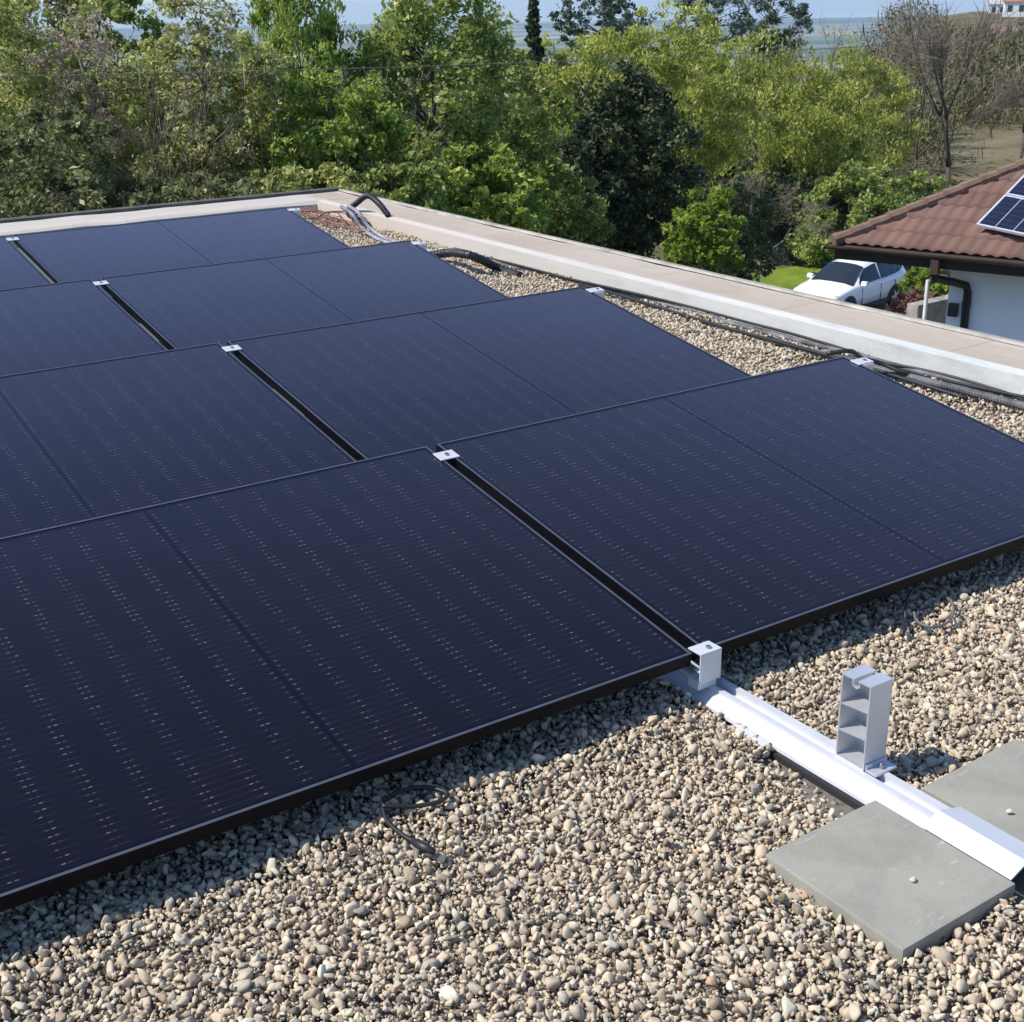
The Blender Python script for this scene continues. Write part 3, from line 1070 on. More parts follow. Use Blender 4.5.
def tile_face(name, org, ax, up, z_slope, length, depth, hip0=True, hip1=True):
    """waved tiles course by course, clipped at the hips; one mesh"""
    Vs, Fs, Ts = [], [], []
    n = 0
    ep, ww, seg = 0.345, 0.185, 6
    rg = np.random.default_rng(4)
    nc = int(depth / ep)
    for c in range(nc):
        b0, b1 = c * ep - 0.02, (c + 1) * ep + 0.03
        lo = b0 if hip0 else 0
        hi = length - (b0 if hip1 else 0)
        lo2 = b1 if hip0 else 0
        hi2 = length - (b1 if hip1 else 0)
        N = int((hi - lo) / ww * seg)
        xs = np.linspace(lo, hi, N + 1)
        xs2 = np.clip(xs, lo2, hi2)
        wv = 0.030 * (np.abs(np.sin(xs / ww * math.pi)) ** 1.3)
        wv2 = 0.030 * (np.abs(np.sin(xs2 / ww * math.pi)) ** 1.3)
        lift0, lift1 = 0.060, 0.0
        rows = []
        for (X_, b, zz) in ((xs, b0, wv + lift0 - 0.058), (xs, b0, wv + lift0), (xs2, b1, wv2 + lift1)):
            q = org[None] + ax[None] * X_[:, None] + up[None] * b + ZX[None] * (b * z_slope + zz)[:, None]
            rows.append(q)
        Vv = np.concatenate(rows)
        m = N + 1
        tt = np.repeat(rg.random(N // (seg * 2) + 2), seg * 2)[:m]
        for k in range(2):
            i = np.arange(N)
            Fs.append(np.stack([k * m + i, k * m + i + 1, (k + 1) * m + i + 1, (k + 1) * m + i], -1) + n)
        Vs.append(Vv); Ts.append(np.concatenate([tt, tt, tt]))
        n += len(Vv)
    return raw_mesh(name, np.concatenate(Vs), np.concatenate(Fs), MT, tint=np.concatenate(Ts))


roof_front = tile_face('roof', H(0.04, 0.06, 0.05), EX, UX, TH, LEN, DEP / 2, True, True)
rel(roof_front, nb)
rl = tile_face('roof', H(0.04 + 0.02, 0.06 + DEP, 0.05), -UX, EX, TH, DEP, DEP / 2, True, True)
rel(rl, nb)
# decking under the tiles, hip to ridge on every side
dk = MB()
rz = TH * DEP / 2 - 0.03
a_, b_, c_, d_ = H(0.05, .08, -.03), H(LEN - .05, .08, -.03), H(LEN - .05, DEP - .05, -.03), H(0.05, DEP - .05, -.03)
r1, r2 = H(DEP / 2, DEP / 2, rz), H(LEN - DEP / 2, DEP / 2, rz)
dk.add([a_, b_, c_, d_, r1, r2], [(0, 1, 5, 4), (1, 2, 5), (2, 3, 4, 5), (3, 0, 4), (3, 2, 1, 0)])
rel(dk.build('roof_deck', plain('deck_brown', (0.12, 0.07, 0.05), 0.9)), nb)
# hip caps: half-round ridge tiles
hb = MB()
K = 22
for k in range(K):
    t0, t1 = k / K * DEP / 2, (k + 1.08) / K * DEP / 2
    p0 = H(t0 + .0, t0 + .0, t0 * TH + 0.075 + .006); p1 = H(t1, t1, t1 * TH + 0.075 - .006)
    hb.tube([p0, p1], [0.105, 0.090], 10)
rel(hb.build('hip_cap', plain('hip_tiles', (0.19, 0.12, 0.08), 0.85, 0, 0.3, 4), smooth=False), nb)
# gutter, fascia, soffit
gt = MB()
for (A, ax_, L_) in ((H(-0.10, -0.03, 0), EX, LEN + .2), (H(-0.03, -0.03, 0), UX, DEP)):
    ou = UX if ax_ is EX else EX
    prof = []
    for k in range(9):
        a2 = math.pi + math.pi * k / 8
        prof.append(A + ou * (math.cos(a2) * 0.07) + ZX * (math.sin(a2) * 0.07 + 0.02))
    for k in range(8, -1, -1):
        a2 = math.pi + math.pi * k / 8
        prof.append(A + ou * (math.cos(a2) * 0.064) + ZX * (math.sin(a2) * 0.064 + 0.022))
    gt.prism(prof, ax_ * L_)
rel(gt.build('gutter', plain('brown_gutter', (0.07, 0.045, 0.034), 0.5, 0, 0.3, 3)), nb)
fs_ = MB()
fs_.obox(H(0, 0, 0), EX, UX, ZX, 0.02, LEN, 0.05, 0.09, -0.20, 0.03)
fs_.obox(H(0, 0, 0), EX, UX, ZX, 0.02, 0.06, 0.095, DEP, -0.20, 0.03)
fs_.obox(H(0, 0, 0), EX, UX, ZX, 0.065, LEN, 0.095, DEP - .1, -0.16, -0.12)
rel(fs_.build('fascia', plain('dark_wood', (0.018, 0.012, 0.009), 0.6, 0, 0.3, 3)), nb)
WA, WB_ = 1.62, 0.72
wl = MB().obox(H(0, 0, 0), EX, UX, ZX, WA, LEN - .6, WB_, DEP - .6, -3.4, -0.165)
rel(wl.build('wall', MAT['plaster']), nb)
# outlet box, bent downpipe
rel(MB().obox(H(0, 0, 0), EX, UX, ZX, 1.545, 1.665, -0.085, 0.035, -0.27, -0.055).build('outlet_box', plain('outlet_brown', (0.055, 0.033, 0.026), 0.5), bevel=0.01), nb)
dpipe = MB().tube([H(1.60, -0.02, -0.24), H(1.61, 0.0, -0.34), H(1.74, 0.40, -0.44), H(1.90, 0.62, -0.52), H(1.925, 0.655, -0.62), H(1.925, 0.655, -3.2)], 0.06, 10)
for zc in (-0.78, -2.0):
    dpipe.tube([H(1.925, 0.655, zc), H(1.925, 0.655, zc - .05)], 0.068, 10)
rel(dpipe.build('downpipe', plain('black_pipe', (0.009, 0.008, 0.008), 0.5), smooth=False), nb)
mbx = MB().obox(H(0, 0, 0), EX, UX, ZX, 1.66, 1.80, WB_ - 0.09, WB_ - 0.002, -1.02, -0.82)
rel(mbx.build('meter_box', plain('dark_box', (0.02, 0.022, 0.028), 0.4), bevel=0.008), nb)

# panels on the neighbour's roof
def mat_roofpv():
    q = NT('blue_cells')
    sep = q.n('ShaderNodeSeparateXYZ')
    q.t.links.new(q.coord(), sep.inputs[0])
    fx = q.math('ABSOLUTE', q.math('SUBTRACT', q.math('FRACT', q.math('DIVIDE', sep.outputs[0], 0.28)), 0.5))
    fy = q.math('ABSOLUTE', q.math('SUBTRACT', q.math('FRACT', q.math('DIVIDE', sep.outputs[1], 0.125)), 0.5))
    l1 = q.math('GREATER_THAN', fx, 0.480)
    l2 = q.math('GREATER_THAN', fy, 0.475)
    nz = q.noise(q.coord(), 3, 3)
    c = q.ramp(nz, [(0.3, (0.011, 0.013, 0.026)), (0.7, (0.018, 0.020, 0.038))])
    c = q.mix(q.math('MULTIPLY', l2, 0.10), c, (0.4, 0.42, 0.5))
    c = q.mix(l1, c, (0.42, 0.43, 0.48))
    return q.set(c, 0.15, 0, 0.5)


MPV = mat_roofpv()
slope_v = (UX + ZX * TH); slope_v /= np.linalg.norm(slope_v)
nrm = np.cross(EX, slope_v)
_a = R(-12)
PVX = EX * math.cos(_a) + slope_v * math.sin(_a)
PVY = -EX * math.sin(_a) + slope_v * math.cos(_a)


def roof_pv(a, b, w, d, label):
    org = PV0 + PVX * a + PVY * b
    root = empty('roof_solar_panel', tuple(org))
    Mx = Matrix(((PVX[0], PVY[0], nrm[0], org[0]), (PVX[1], PVY[1], nrm[1], org[1]), (PVX[2], PVY[2], nrm[2], org[2]), (0, 0, 0, 1)))
    root.matrix_world = Mx
    MB().box(0.03, w - 0.03, 0.03, d - 0.03, -0.012, -0.004).build('cell_glass', MPV, root)
    f = MB()
    f.box(0, 0.03, 0, d, -0.04, 0); f.box(w - 0.03, w, 0, d, -0.04, 0)
    f.box(0.03, w - .03, 0, 0.03, -0.04, 0); f.box(0.03, w - .03, d - .03, d, -0.04, 0)
    f.build('frame', plain('silver_frame', (0.66, 0.67, 0.70), 0.4, 0.3), root)
    lg = MB()
    for yy in (0.2, d - 0.2):
        lg.box(0.05, w - .05, yy, yy + 0.04, -0.15, -0.042)
    lg.build('mounting_bar', MAT['alu'], root)
    return tag(root, label, 'solar panel', 'blue solar panels on the tiled roof')


_d = ray(976, 224)                                                   # lower corner of the rack, on the roof plane
_t = ((E0 + ZX * 0.05 - CAM) @ nrm + 0.17) / (_d @ nrm)
PV0 = CAM + _d * _t
for i in range(2):
    for j in range(2):
        roof_pv(i * 1.14, j * 0.84, 1.12, 0.82, ('blue solar panel with pale grid lines on the tiled roof, ' + ['lower', 'upper'][j] + ' row, ' + ['nearest the hip', 'farther from the hip'][i]))

# ------------------------------------------------------------------ parked car
def build_car():
    root = empty('parked_car', tuple(CAR), (0, 0, R(189.57)))
    tag(root, 'white hatchback parked on the drive below the tiled roof, facing the lawn', 'car')
    paint = NT('white_paint')
    paint.b.inputs['Coat Weight'].default_value = 0.6
    paint.b.inputs['Coat Roughness'].default_value = 0.08
    nz = paint.noise(paint.coord(), 1.0, 2)
    paint.set(paint.ramp(nz, [(0.3, (0.76, 0.77, 0.78)), (0.7, (0.80, 0.81, 0.82))]), 0.35)
    glass = plain('car_glass', (0.020, 0.026, 0.030), 0.06, 0, 0.1, 1, 0.6)
    dark = plain('car_trim', (0.02, 0.02, 0.022), 0.5)
    # x, half width low, half width belt, half width roof, z low, z belt, z top
    ST = [(2.13, .55, .58, .40, .42, .62, .66), (2.08, .74, .76, .60, .30, .70, .76), (1.85, .84, .86, .70, .24, .80, .88), (1.35, .88, .90, .74, .24, .90, .965), (0.98, .88, .91, .76, .24, .95, 1.015),
          (0.60, .88, .91, .68, .24, .97, 1.26), (0.22, .88, .91, .60, .24, .98, 1.49), (-0.25, .88, .91, .585, .24, .99, 1.56), (-0.80, .88, .91, .585, .24, 1.0, 1.585), (-1.35, .88, .90, .575, .24, 1.02, 1.565),
          (-1.72, .87, .89, .56, .26, 1.04, 1.53), (-2.00, .84, .86, .57, .32, 1.05, 1.42), (-2.13, .80, .82, .66, .40, 1.00, 1.12), (-2.16, .68, .70, .5, .45, .90, .94)]
    ringn = 0
    V, Fq = [], []
    for (x, a, b, c, z0, zb, zt) in ST:
        ring = [(x, -a * .75, z0), (x, -a, z0 + .10), (x, -b - .015, (z0 + zb) * .52), (x, -b, zb - .06), (x, -b + .03, zb), (x, -c - .02, zt - .05), (x, -c * .62, zt),
                (x, 0, zt + .012), (x, c * .62, zt), (x, c + .02, zt - .05), (x, b - .03, zb), (x, b, zb - .06), (x, b + .015, (z0 + zb) * .52), (x, a, z0 + .10), (x, a * .75, z0)]
        ringn = len(ring)
        V += ring
    n = len(ST)
    for i in range(n - 1):
        for k in range(ringn):
            k2 = (k + 1) % ringn
            Fq.append((i * ringn + k, i * ringn + k2, (i + 1) * ringn + k2, (i + 1) * ringn + k))
    Fq += [tuple(range(ringn)), tuple((n - 1) * ringn + k for k in range(ringn - 1, -1, -1))]
    body = MB().add(V, Fq).build('body', paint.m, root, smooth=True)

    def vert(i, k):
        return np.array(V[i * ringn + k])

    def pane(name, quad, lift, inset=0.06, mat=glass, par=root, div=1):
        q = [np.asarray(z, float) for z in quad]
        c = sum(q) / len(q)
        q = [z + (c - z) * inset for z in q]
        nn = np.cross(q[1] - q[0], q[2] - q[0])
        nn /= np.linalg.norm(nn)
        if nn @ (c - np.array([0, 0, .7])) < 0:
            nn = -nn
        return MB().prism([z + nn * lift for z in q], nn * 0.006).build(name, mat, par)

    # windscreen between the scuttle and the roof
    ws = MB()
    L = 0.012
    rows = []
    for i in (4, 5, 6):
        rows.append([vert(i, k) + (L, 0, L) for k in (5, 6, 7, 8, 9)])
    vs = [z for r_ in rows for z in r_]
    vs += [z + (0.008, 0, 0.008) for z in vs]
    fq = []
    for a in range(2):
        for b in range(4):
            fq.append((a * 5 + b, a * 5 + b + 1, (a + 1) * 5 + b + 1, (a + 1) * 5 + b))
            fq.append((15 + a * 5 + b, 15 + (a + 1) * 5 + b, 15 + (a + 1) * 5 + b + 1, 15 + a * 5 + b + 1))
    ws.add(vs, fq).build('windscreen', glass, root)
    for s, kb, kt in ((1, 10, 9), (-1, 4, 5)):
        def sp(x, t):
            """a point on the cabin side at x, height fraction t between belt and roof edge"""
            xs = [q[0] for q in ST]
            for i in range(n - 1):
                if xs[i] >= x >= xs[i + 1]:
                    f = (xs[i] - x) / (xs[i] - xs[i + 1])
                    lo = vert(i, kb) * (1 - f) + vert(i + 1, kb) * f
                    hi = vert(i, kt) * (1 - f) + vert(i + 1, kt) * f
                    return lo * (1 - t) + hi * t
        def side_window(cols):
            mb = MB()
            q = []
            for x, lo, hi in cols:
                q += [sp(x, lo) + (0, s * .006, .003), sp(x, hi) + (0, s * .006, .003)]
            m = len(cols)
            q2 = [z + (0, s * .008, .003) for z in q]
            fs = []
            for i in range(m - 1):
                fs += [(2 * i, 2 * i + 1, 2 * i + 3, 2 * i + 2), (2 * m + 2 * i, 2 * m + 2 * i + 2, 2 * m + 2 * i + 3, 2 * m + 2 * i + 1)]
            mb.add(q + q2, fs)
            return mb.build('side_window', glass, root)
        side_window([(0.72, .06, .30), (0.60, .05, .75), (0.22, .05, .93), (-0.25, .05, .94), (-0.42, .05, .94)])
        side_window([(-0.49, .05, .94), (-0.80, .06, .94), (-1.35, .10, .92), (-1.66, .16, .90), (-1.90, .40, .80)])
        m_ = MB()
        mc_ = np.array([0.70, s * 1.0, 1.03])
        prof = [(0.07, -.05), (0.03, .07), (-.05, .08), (-.07, -.04), (0, -.07)]
        m_.prism([mc_ + (a, -s * .085, b) for a, b in prof], (0, s * .19, 0.01))
        m_.build('mirror', paint.m, root, bevel=0.015)
        for xd in (-0.30, -1.20):
            MB().obox((xd, s * .925, .90), (1, 0, 0), (0, 1, 0), (0, 0, 1), -.09, .09, -.012, .012, -.014, .014).build('door_handle', paint.m, root, bevel=.006)
        sl = MB()
        for xd in (0.62, -0.45, -1.28):
            sl.obox((xd, s * .918, .62), (1, 0, 0), (0, 1, 0), (0, 0, 1), -.005, .005, -.012, .012, -.30, .26)
        sl.obox((0, s * .89, .28), (1, 0, 0), (0, 1, 0), (0, 0, 1), -.95, .95, -.03, .03, -.05, .05)
        sl.build('side_trim', dark, root)
        hl = MB().prism([(2.09, s * .50, .62), (1.80, s * .845, .70), (1.84, s * .80, .81), (2.085, s * .48, .71)], (0.03, s * .03, 0.0))
        hl.build('headlight', plain('lamp_glass', (0.42, 0.44, 0.46), 0.1), root)
        MB().obox((-2.06, s * .70, .88), (1, 0, 0), (0, 1, 0), (0, 0, 1), -.10, .05, -.14, .14, -.10, .10).build('tail_light', plain('tail_red', (0.30, 0.02, 0.02), 0.2), root, bevel=.02)
        for xw in (1.30, -1.32):
            # wheel arch, then wheel with tyre and rim
            ar = MB()
            pts_ = [(xw + math.cos(a) * .40, s * .905, .335 + math.sin(a) * .40) for a in np.linspace(-0.25, math.pi + .25, 18)]
            ar.prism(pts_, (0, s * .022, 0))
            ar.build('wheel_arch', dark, root)
            wh = empty('wheel', (xw, s * .83, .33)); wh.parent = root
            ty = MB()
            prof = [(-.10, .22), (-.11, .29), (-.09, .325), (.09, .325), (.11, .29), (.10, .22)]
            N = 28
            vs, fs = [], []
            for k in range(N):
                a = 2 * math.pi * k / N
                vs += [(math.cos(a) * rr_, yy + s * .012, math.sin(a) * rr_) for yy, rr_ in prof]
            m = len(prof)
            for k in range(N):
                for j in range(m):
                    fs.append((k * m + j, k * m + (j + 1) % m, ((k + 1) % N) * m + (j + 1) % m, ((k + 1) % N) * m + j))
            ty.add(vs, fs).build('tyre', MAT['rubber'], wh, smooth=True)
            rm = MB()
            rm.tube([(0, s * .04, 0), (0, s * .075, 0)], .21, 24)
            for k in range(5):
                a = 2 * math.pi * k / 5
                dx, dz = math.cos(a), math.sin(a)
                rm.obox((0, s * .10, 0), (dx, 0, dz), (0, 1, 0), (-dz, 0, dx), 0.02, .21, -.02, .02, -.03, .03)
            rm.tube([(0, s * .08, 0), (0, s * .125, 0)], .05, 12)
            rm.build('rim', MAT['alu'], wh)
    MB().obox((2.12, 0, .52), (1, 0, 0), (0, 1, 0), (0, 0, 1), -.03, .025, -.50, .50, -.14, .05).build('grille', dark, root, bevel=.02)
    pane('rear_window', [vert(10, 5) , vert(10, 9), vert(11, 9), vert(11, 5)], 0.012, 0.10)
    return root


build_car()

# ------------------------------------------------------------------ vegetation
def leaf_mesh(cent, size, g, up=0.5, aspect=0.55, sizes=0.35, along=None):
    """one folded rhombus per leaf"""
    n = len(cent)
    nr = g.normal(size=(n, 3))
    nr[:, 2] = nr[:, 2] * 0.8 + up
    nr /= np.linalg.norm(nr, axis=1)[:, None]
    t = g.normal(size=(n, 3)) if along is None else along + g.normal(size=(n, 3)) * 0.35
    t -= nr * np.sum(t * nr, 1)[:, None]
    t /= np.linalg.norm(t, axis=1)[:, None] + 1e-9
    b = np.cross(nr, t)
    L = size * np.clip(g.lognormal(0, sizes, n), 0.4, 2.2)
    w = L * aspect * 0.5
    fold = nr * (w * 0.35)[:, None]
    V = np.stack([cent - t * (L * .5)[:, None], cent + b * w[:, None] + fold, cent + t * (L * .5)[:, None], cent - b * w[:, None] + fold], 1).reshape(-1, 3)
    F = np.arange(4 * n).reshape(-1, 4)
    return V, F


def limb(mb, a, b, r0, r1, g, bend=0.12, sides=6, n=5):
    a, b = np.asarray(a, float), np.asarray(b, float)
    L = np.linalg.norm(b - a)
    off = g.normal(size=(2, 3)) * bend * L
    pts = []
    for k in range(n + 1):
        t = k / n
        pts.append(a * (1 - t) + b * t + off[0] * t * (1 - t) * 1.2 + off[1] * t * (1 - t) * (0.5 - t) * 1.5)
    mb.tube(pts, [r0 * (1 - k / n) + r1 * k / n for k in range(n + 1)], sides)
    return pts


LEAF = {}


def leafmat(key, stops, transl=0.25, rough=0.6):
    LEAF[key] = mat_tint('leaves_' + key, stops, rough, transl, spec=0.25)


leafmat('olive', [(0, (0.166, 0.190, 0.061)), (.4, (0.375, 0.405, 0.127)), (.7, (0.574, 0.595, 0.182)), (1, (0.820, 0.810, 0.399))], 0.50)
leafmat('drab', [(0, (0.177, 0.177, 0.078)), (.4, (0.365, 0.361, 0.145)), (.75, (0.596, 0.582, 0.254)), (1, (0.820, 0.820, 0.544))], 0.50)
leafmat('fresh', [(0, (0.116, 0.165, 0.030)), (.4, (0.256, 0.342, 0.061)), (.75, (0.415, 0.512, 0.098)), (1, (0.708, 0.756, 0.244))], 0.50)
leafmat('green', [(0, (0.116, 0.159, 0.041)), (.45, (0.268, 0.336, 0.081)), (.8, (0.451, 0.512, 0.128)), (1, (0.756, 0.756, 0.342))], 0.50)
leafmat('yellow', [(0, (0.20, 0.235, 0.05)), (.45, (0.38, 0.43, 0.085)), (.8, (0.55, 0.56, 0.12)), (1, (0.74, 0.70, 0.26))], 0.50)
leafmat('lime', [(0, (0.12, 0.18, 0.025)), (.5, (0.25, 0.35, 0.045)), (1, (0.42, 0.52, 0.11))], 0.5)
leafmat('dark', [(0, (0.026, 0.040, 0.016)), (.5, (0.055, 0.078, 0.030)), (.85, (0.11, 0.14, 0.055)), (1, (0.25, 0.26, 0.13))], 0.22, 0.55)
leafmat('pine', [(0, (0.053, 0.084, 0.058)), (.6, (0.105, 0.147, 0.095)), (1, (0.189, 0.231, 0.147))], 0.22)
leafmat('pale', [(0, (0.275, 0.227, 0.165)), (.5, (0.413, 0.344, 0.247)), (1, (0.578, 0.495, 0.385))], 0.50)
leafmat('twig', [(0, (0.130, 0.101, 0.072)), (.5, (0.223, 0.180, 0.137)), (1, (0.346, 0.288, 0.230))], 0.17, 0.9)
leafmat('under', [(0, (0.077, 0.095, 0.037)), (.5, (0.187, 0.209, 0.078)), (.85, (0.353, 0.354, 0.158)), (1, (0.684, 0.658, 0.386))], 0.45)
BARK = plain('bark', (0.085, 0.068, 0.052), 0.95, 0, 0.4, 12)
BARK_PALE = plain('pale_bark', (0.20, 0.165, 0.13), 0.95, 0, 0.35, 12)


def ellip_clumps(n, g, shell=0.55):
    q = g.normal(size=(n, 3))
    q /= np.linalg.norm(q, axis=1)[:, None]
    return q * (g.random(n) ** (1 / 3.0) * (1 - shell) + shell * g.uniform(0.75, 1.0, n))[:, None]


def tree(name, px, top, bot, half, dist, kind, label, cat='tree', clumps=70, leaves=160, leafpx=6.0, seed=0, group=None, csize=0.23,
         trunkpx=None, bark=None, up=0.8, aspect=0.55, shape='round', along=None, depth=1.0, sub=None):
    """px/top/bot/half: where its crown stands in the view; dist: how many metres away it stands"""
    g = np.random.default_rng(1000 + seed)
    clumps, leaves, csize, leafpx = int(clumps * 2.0), int(leaves * 0.64), csize * 0.66, leafpx * 0.78
    base = at(px, (max(top, 0) + bot) / 2, dist)
    zt = at(px, top, dist)[2]
    zb = at(px, bot, dist)[2]
    gz = float(ground_z(np.array([base[0]]), np.array([base[1]]))[0])
    zb = max(zb, gz + 0.2)
    rad = half / FPX * dist * 1.06
    H_ = (zt - zb) / 2
    root = empty(name, (base[0], base[1], gz - 0.1))
    tag(root, label, cat, group)
    cz = (zt + zb) / 2 - (gz - 0.1)
    R3 = np.array([rad, rad * depth, H_])
    cc = ellip_clumps(clumps, g)
    if shape == 'cone':
        tt = g.random(clumps) ** 0.75
        an = g.uniform(0, 2 * math.pi, clumps)
        rr2 = (1 - tt) * (0.45 + 0.55 * g.random(clumps)) * (0.75 + 0.25 * np.cos(tt * 22))
        cc = np.stack([np.cos(an) * rr2, np.sin(an) * rr2, tt * 2 - 1], -1)
    elif shape == 'spray':                                           # upright sprays that fan out to the top
        tt = g.random(clumps)
        an = g.uniform(0, 2 * math.pi, clumps)
        rr2 = (0.45 + 0.55 * np.sin(np.clip(tt, 0, 1) * 2.4)) * np.sqrt(g.random(clumps)) * (1 - 0.35 * tt ** 3)
        cc = np.stack([np.cos(an) * rr2, np.sin(an) * rr2, tt * 2 - 1], -1)
    dirn = cc / (np.linalg.norm(cc, axis=1)[:, None] + 1e-6)
    ph = g.uniform(0, 6.28, 6)
    lob = 0.16 * np.sin(dirn[:, 0] * 4.1 + ph[0]) * np.sin(dirn[:, 2] * 3.3 + ph[1]) + 0.13 * np.sin(dirn[:, 1] * 5.2 + dirn[:, 2] * 4.4 + ph[2]) + 0.10 * np.sin(dirn[:, 0] * 8.7 + dirn[:, 2] * 7.1 + ph[3])
    cc = cc * (0.92 + lob)[:, None]
    cpos = cc * R3 + np.array([0, 0, cz])
    cpos[:, :2] += g.normal(0, 0.05 * rad, (clumps, 2))
    cr = csize * (rad + H_) / 2 * g.uniform(0.5, 1.5, clumps)
    nl = np.maximum(12, (leaves * g.uniform(0.5, 1.5, clumps))).astype(int)
    idx = np.repeat(np.arange(clumps), nl)
    off = g.normal(size=(len(idx), 3))
    off /= (np.linalg.norm(off, axis=1)[:, None] + 1e-6)
    off *= (g.random(len(idx)) ** 0.45)[:, None]
    off *= np.array([1, 1, 0.72])
    cent = cpos[idx] + off * cr[idx][:, None]
    lsize = leafpx / FPX * dist
    al = None
    if along is not None:
        al = np.array(along)[None] + off * 0.8
    V, F = leaf_mesh(cent, lsize, g, up, aspect, 0.35, al)
    tint = np.clip(g.normal(0.45, 0.24, len(cent)) + g.normal(0, 0.13, clumps)[idx], 0, 1)
    # trunk with limbs to a share of the clumps
    mb = MB()
    tr = trunkpx if trunkpx else max(4.0, half * 0.055)
    r0 = tr / FPX * dist * 0.5
    fork = max(0.25 * cz, cz - H_ * 0.75)
    spine = limb(mb, (0, 0, -0.2), (g.normal(0, .05 * rad), g.normal(0, .05 * rad), cz + H_ * 0.72), r0, r0 * 0.22, g, 0.05, 7, 8)
    order = g.permutation(clumps)[:min(clumps, 30)]
    for i in order:
        tgt = cpos[i]
        s = np.clip((tgt[2] - fork) / (cz + H_ * 0.72 - fork + 1e-6), 0.05, 0.95)
        z_at = np.clip(tgt[2] - 0.35 * np.linalg.norm(tgt[:2]) - 0.1 * H_, fork * 0.8, cz + H_ * 0.6)
        k = int(np.argmin([abs(q[2] - z_at) for q in spine]))
        limb(mb, spine[k], tgt, r0 * (0.45 - 0.25 * s), r0 * 0.06, g, 0.12, 5, 5)
    bo = mb.build('trunk', bark or BARK, root, smooth=True)
    raw_mesh('crown', V, F, LEAF[kind], root, tint)
    return root


def bare_tree(name, px, top, basey, dist, label, seed, lean=0.0, spread=0.5, levels=5, trunkpx=7, group=None, twigs='twig', ntw=5, fork=0.3, bark=None, twl=0.06, first_split=2):
    g = np.random.default_rng(3000 + seed)
    base = at(px, max(top, 0) + 40, dist)
    gz = float(ground_z(np.array([base[0]]), np.array([base[1]]))[0])
    if basey is not None:
        gz = max(gz, at(px, basey, dist)[2]) if False else gz
    zt = at(px, top, dist)[2]
    Ht = zt - gz
    root = empty(name, (base[0], base[1], gz - 0.1))
    tag(root, label, 'tree', group)
    mb = MB()
    tips, tdirs = [], []
    r0 = trunkpx / FPX * dist * 0.5

    def grow(p0, d, L, r, lev):
        p1 = p0 + d * L
        pts = limb(mb, p0, p1, r, r * 0.62, g, 0.07, 6 if lev > 2 else 4, 4)
        if lev <= 2:
            for q in pts[1:]:
                for _ in range(ntw):
                    tips.append(q); tdirs.append(d)
        if lev == 0:
            return
        kids = first_split if lev == levels else g.integers(2, 4)
        for c in range(kids):
            nd = d + g.normal(size=3) * spread * (1.0 if c else 0.55)
            nd[2] = nd[2] * 0.8 + 0.30
            nd /= np.linalg.norm(nd)
            st = pts[-1] if c < 2 else pts[g.integers(2, 4)]
            grow(st, nd, L * g.uniform(0.62, 0.85), r * (0.66 if c == 0 else 0.5), lev - 1)

    d0 = np.array([RGT[0] * lean, RGT[1] * lean, 1.0]); d0 /= np.linalg.norm(d0)
    grow(np.zeros(3), d0, Ht * fork, r0, levels)
    zmax = max(v[2] for v in mb.v)
    k = (Ht + 0.1) / zmax
    mb.v = [(a * k, b * k, c * k) for a, b, c in mb.v]
    mb.build('trunk', bark or BARK, root, smooth=True)
    if ntw:
        tp = np.array(tips) * k
        td = np.array(tdirs) + g.normal(size=(len(tips), 3)) * 0.55
        td[:, 2] += 0.25
        td /= np.linalg.norm(td, axis=1)[:, None]
        L = Ht * twl * np.clip(g.lognormal(0, 0.4, len(tp)), 0.4, 2.2)
        cent = tp + td * (L * 0.5)[:, None]
        V, F = leaf_mesh(cent, 1.0, g, 0.2, 0.02, 0.01, td * 6)
        # scale each sliver to its own length
        V = V.reshape(-1, 4, 3)
        V = cent[:, None] + (V - cent[:, None]) * L[:, None, None]
        raw_mesh('twigs', V.reshape(-1, 3), F, LEAF[twigs], root, g.random(len(tp)).repeat(4))
    return root


def rep(t):
    return np.repeat(t, 4)


# tint is given per leaf: spread it over the four corners
_raw = raw_mesh


def raw_mesh(name, V, F, mat, parent=None, tint=None, smooth=False):
    if tint is not None and len(tint) * 4 == len(V):
        tint = np.repeat(tint, 4)
    return _raw(name, V, F, mat, parent, tint, smooth)


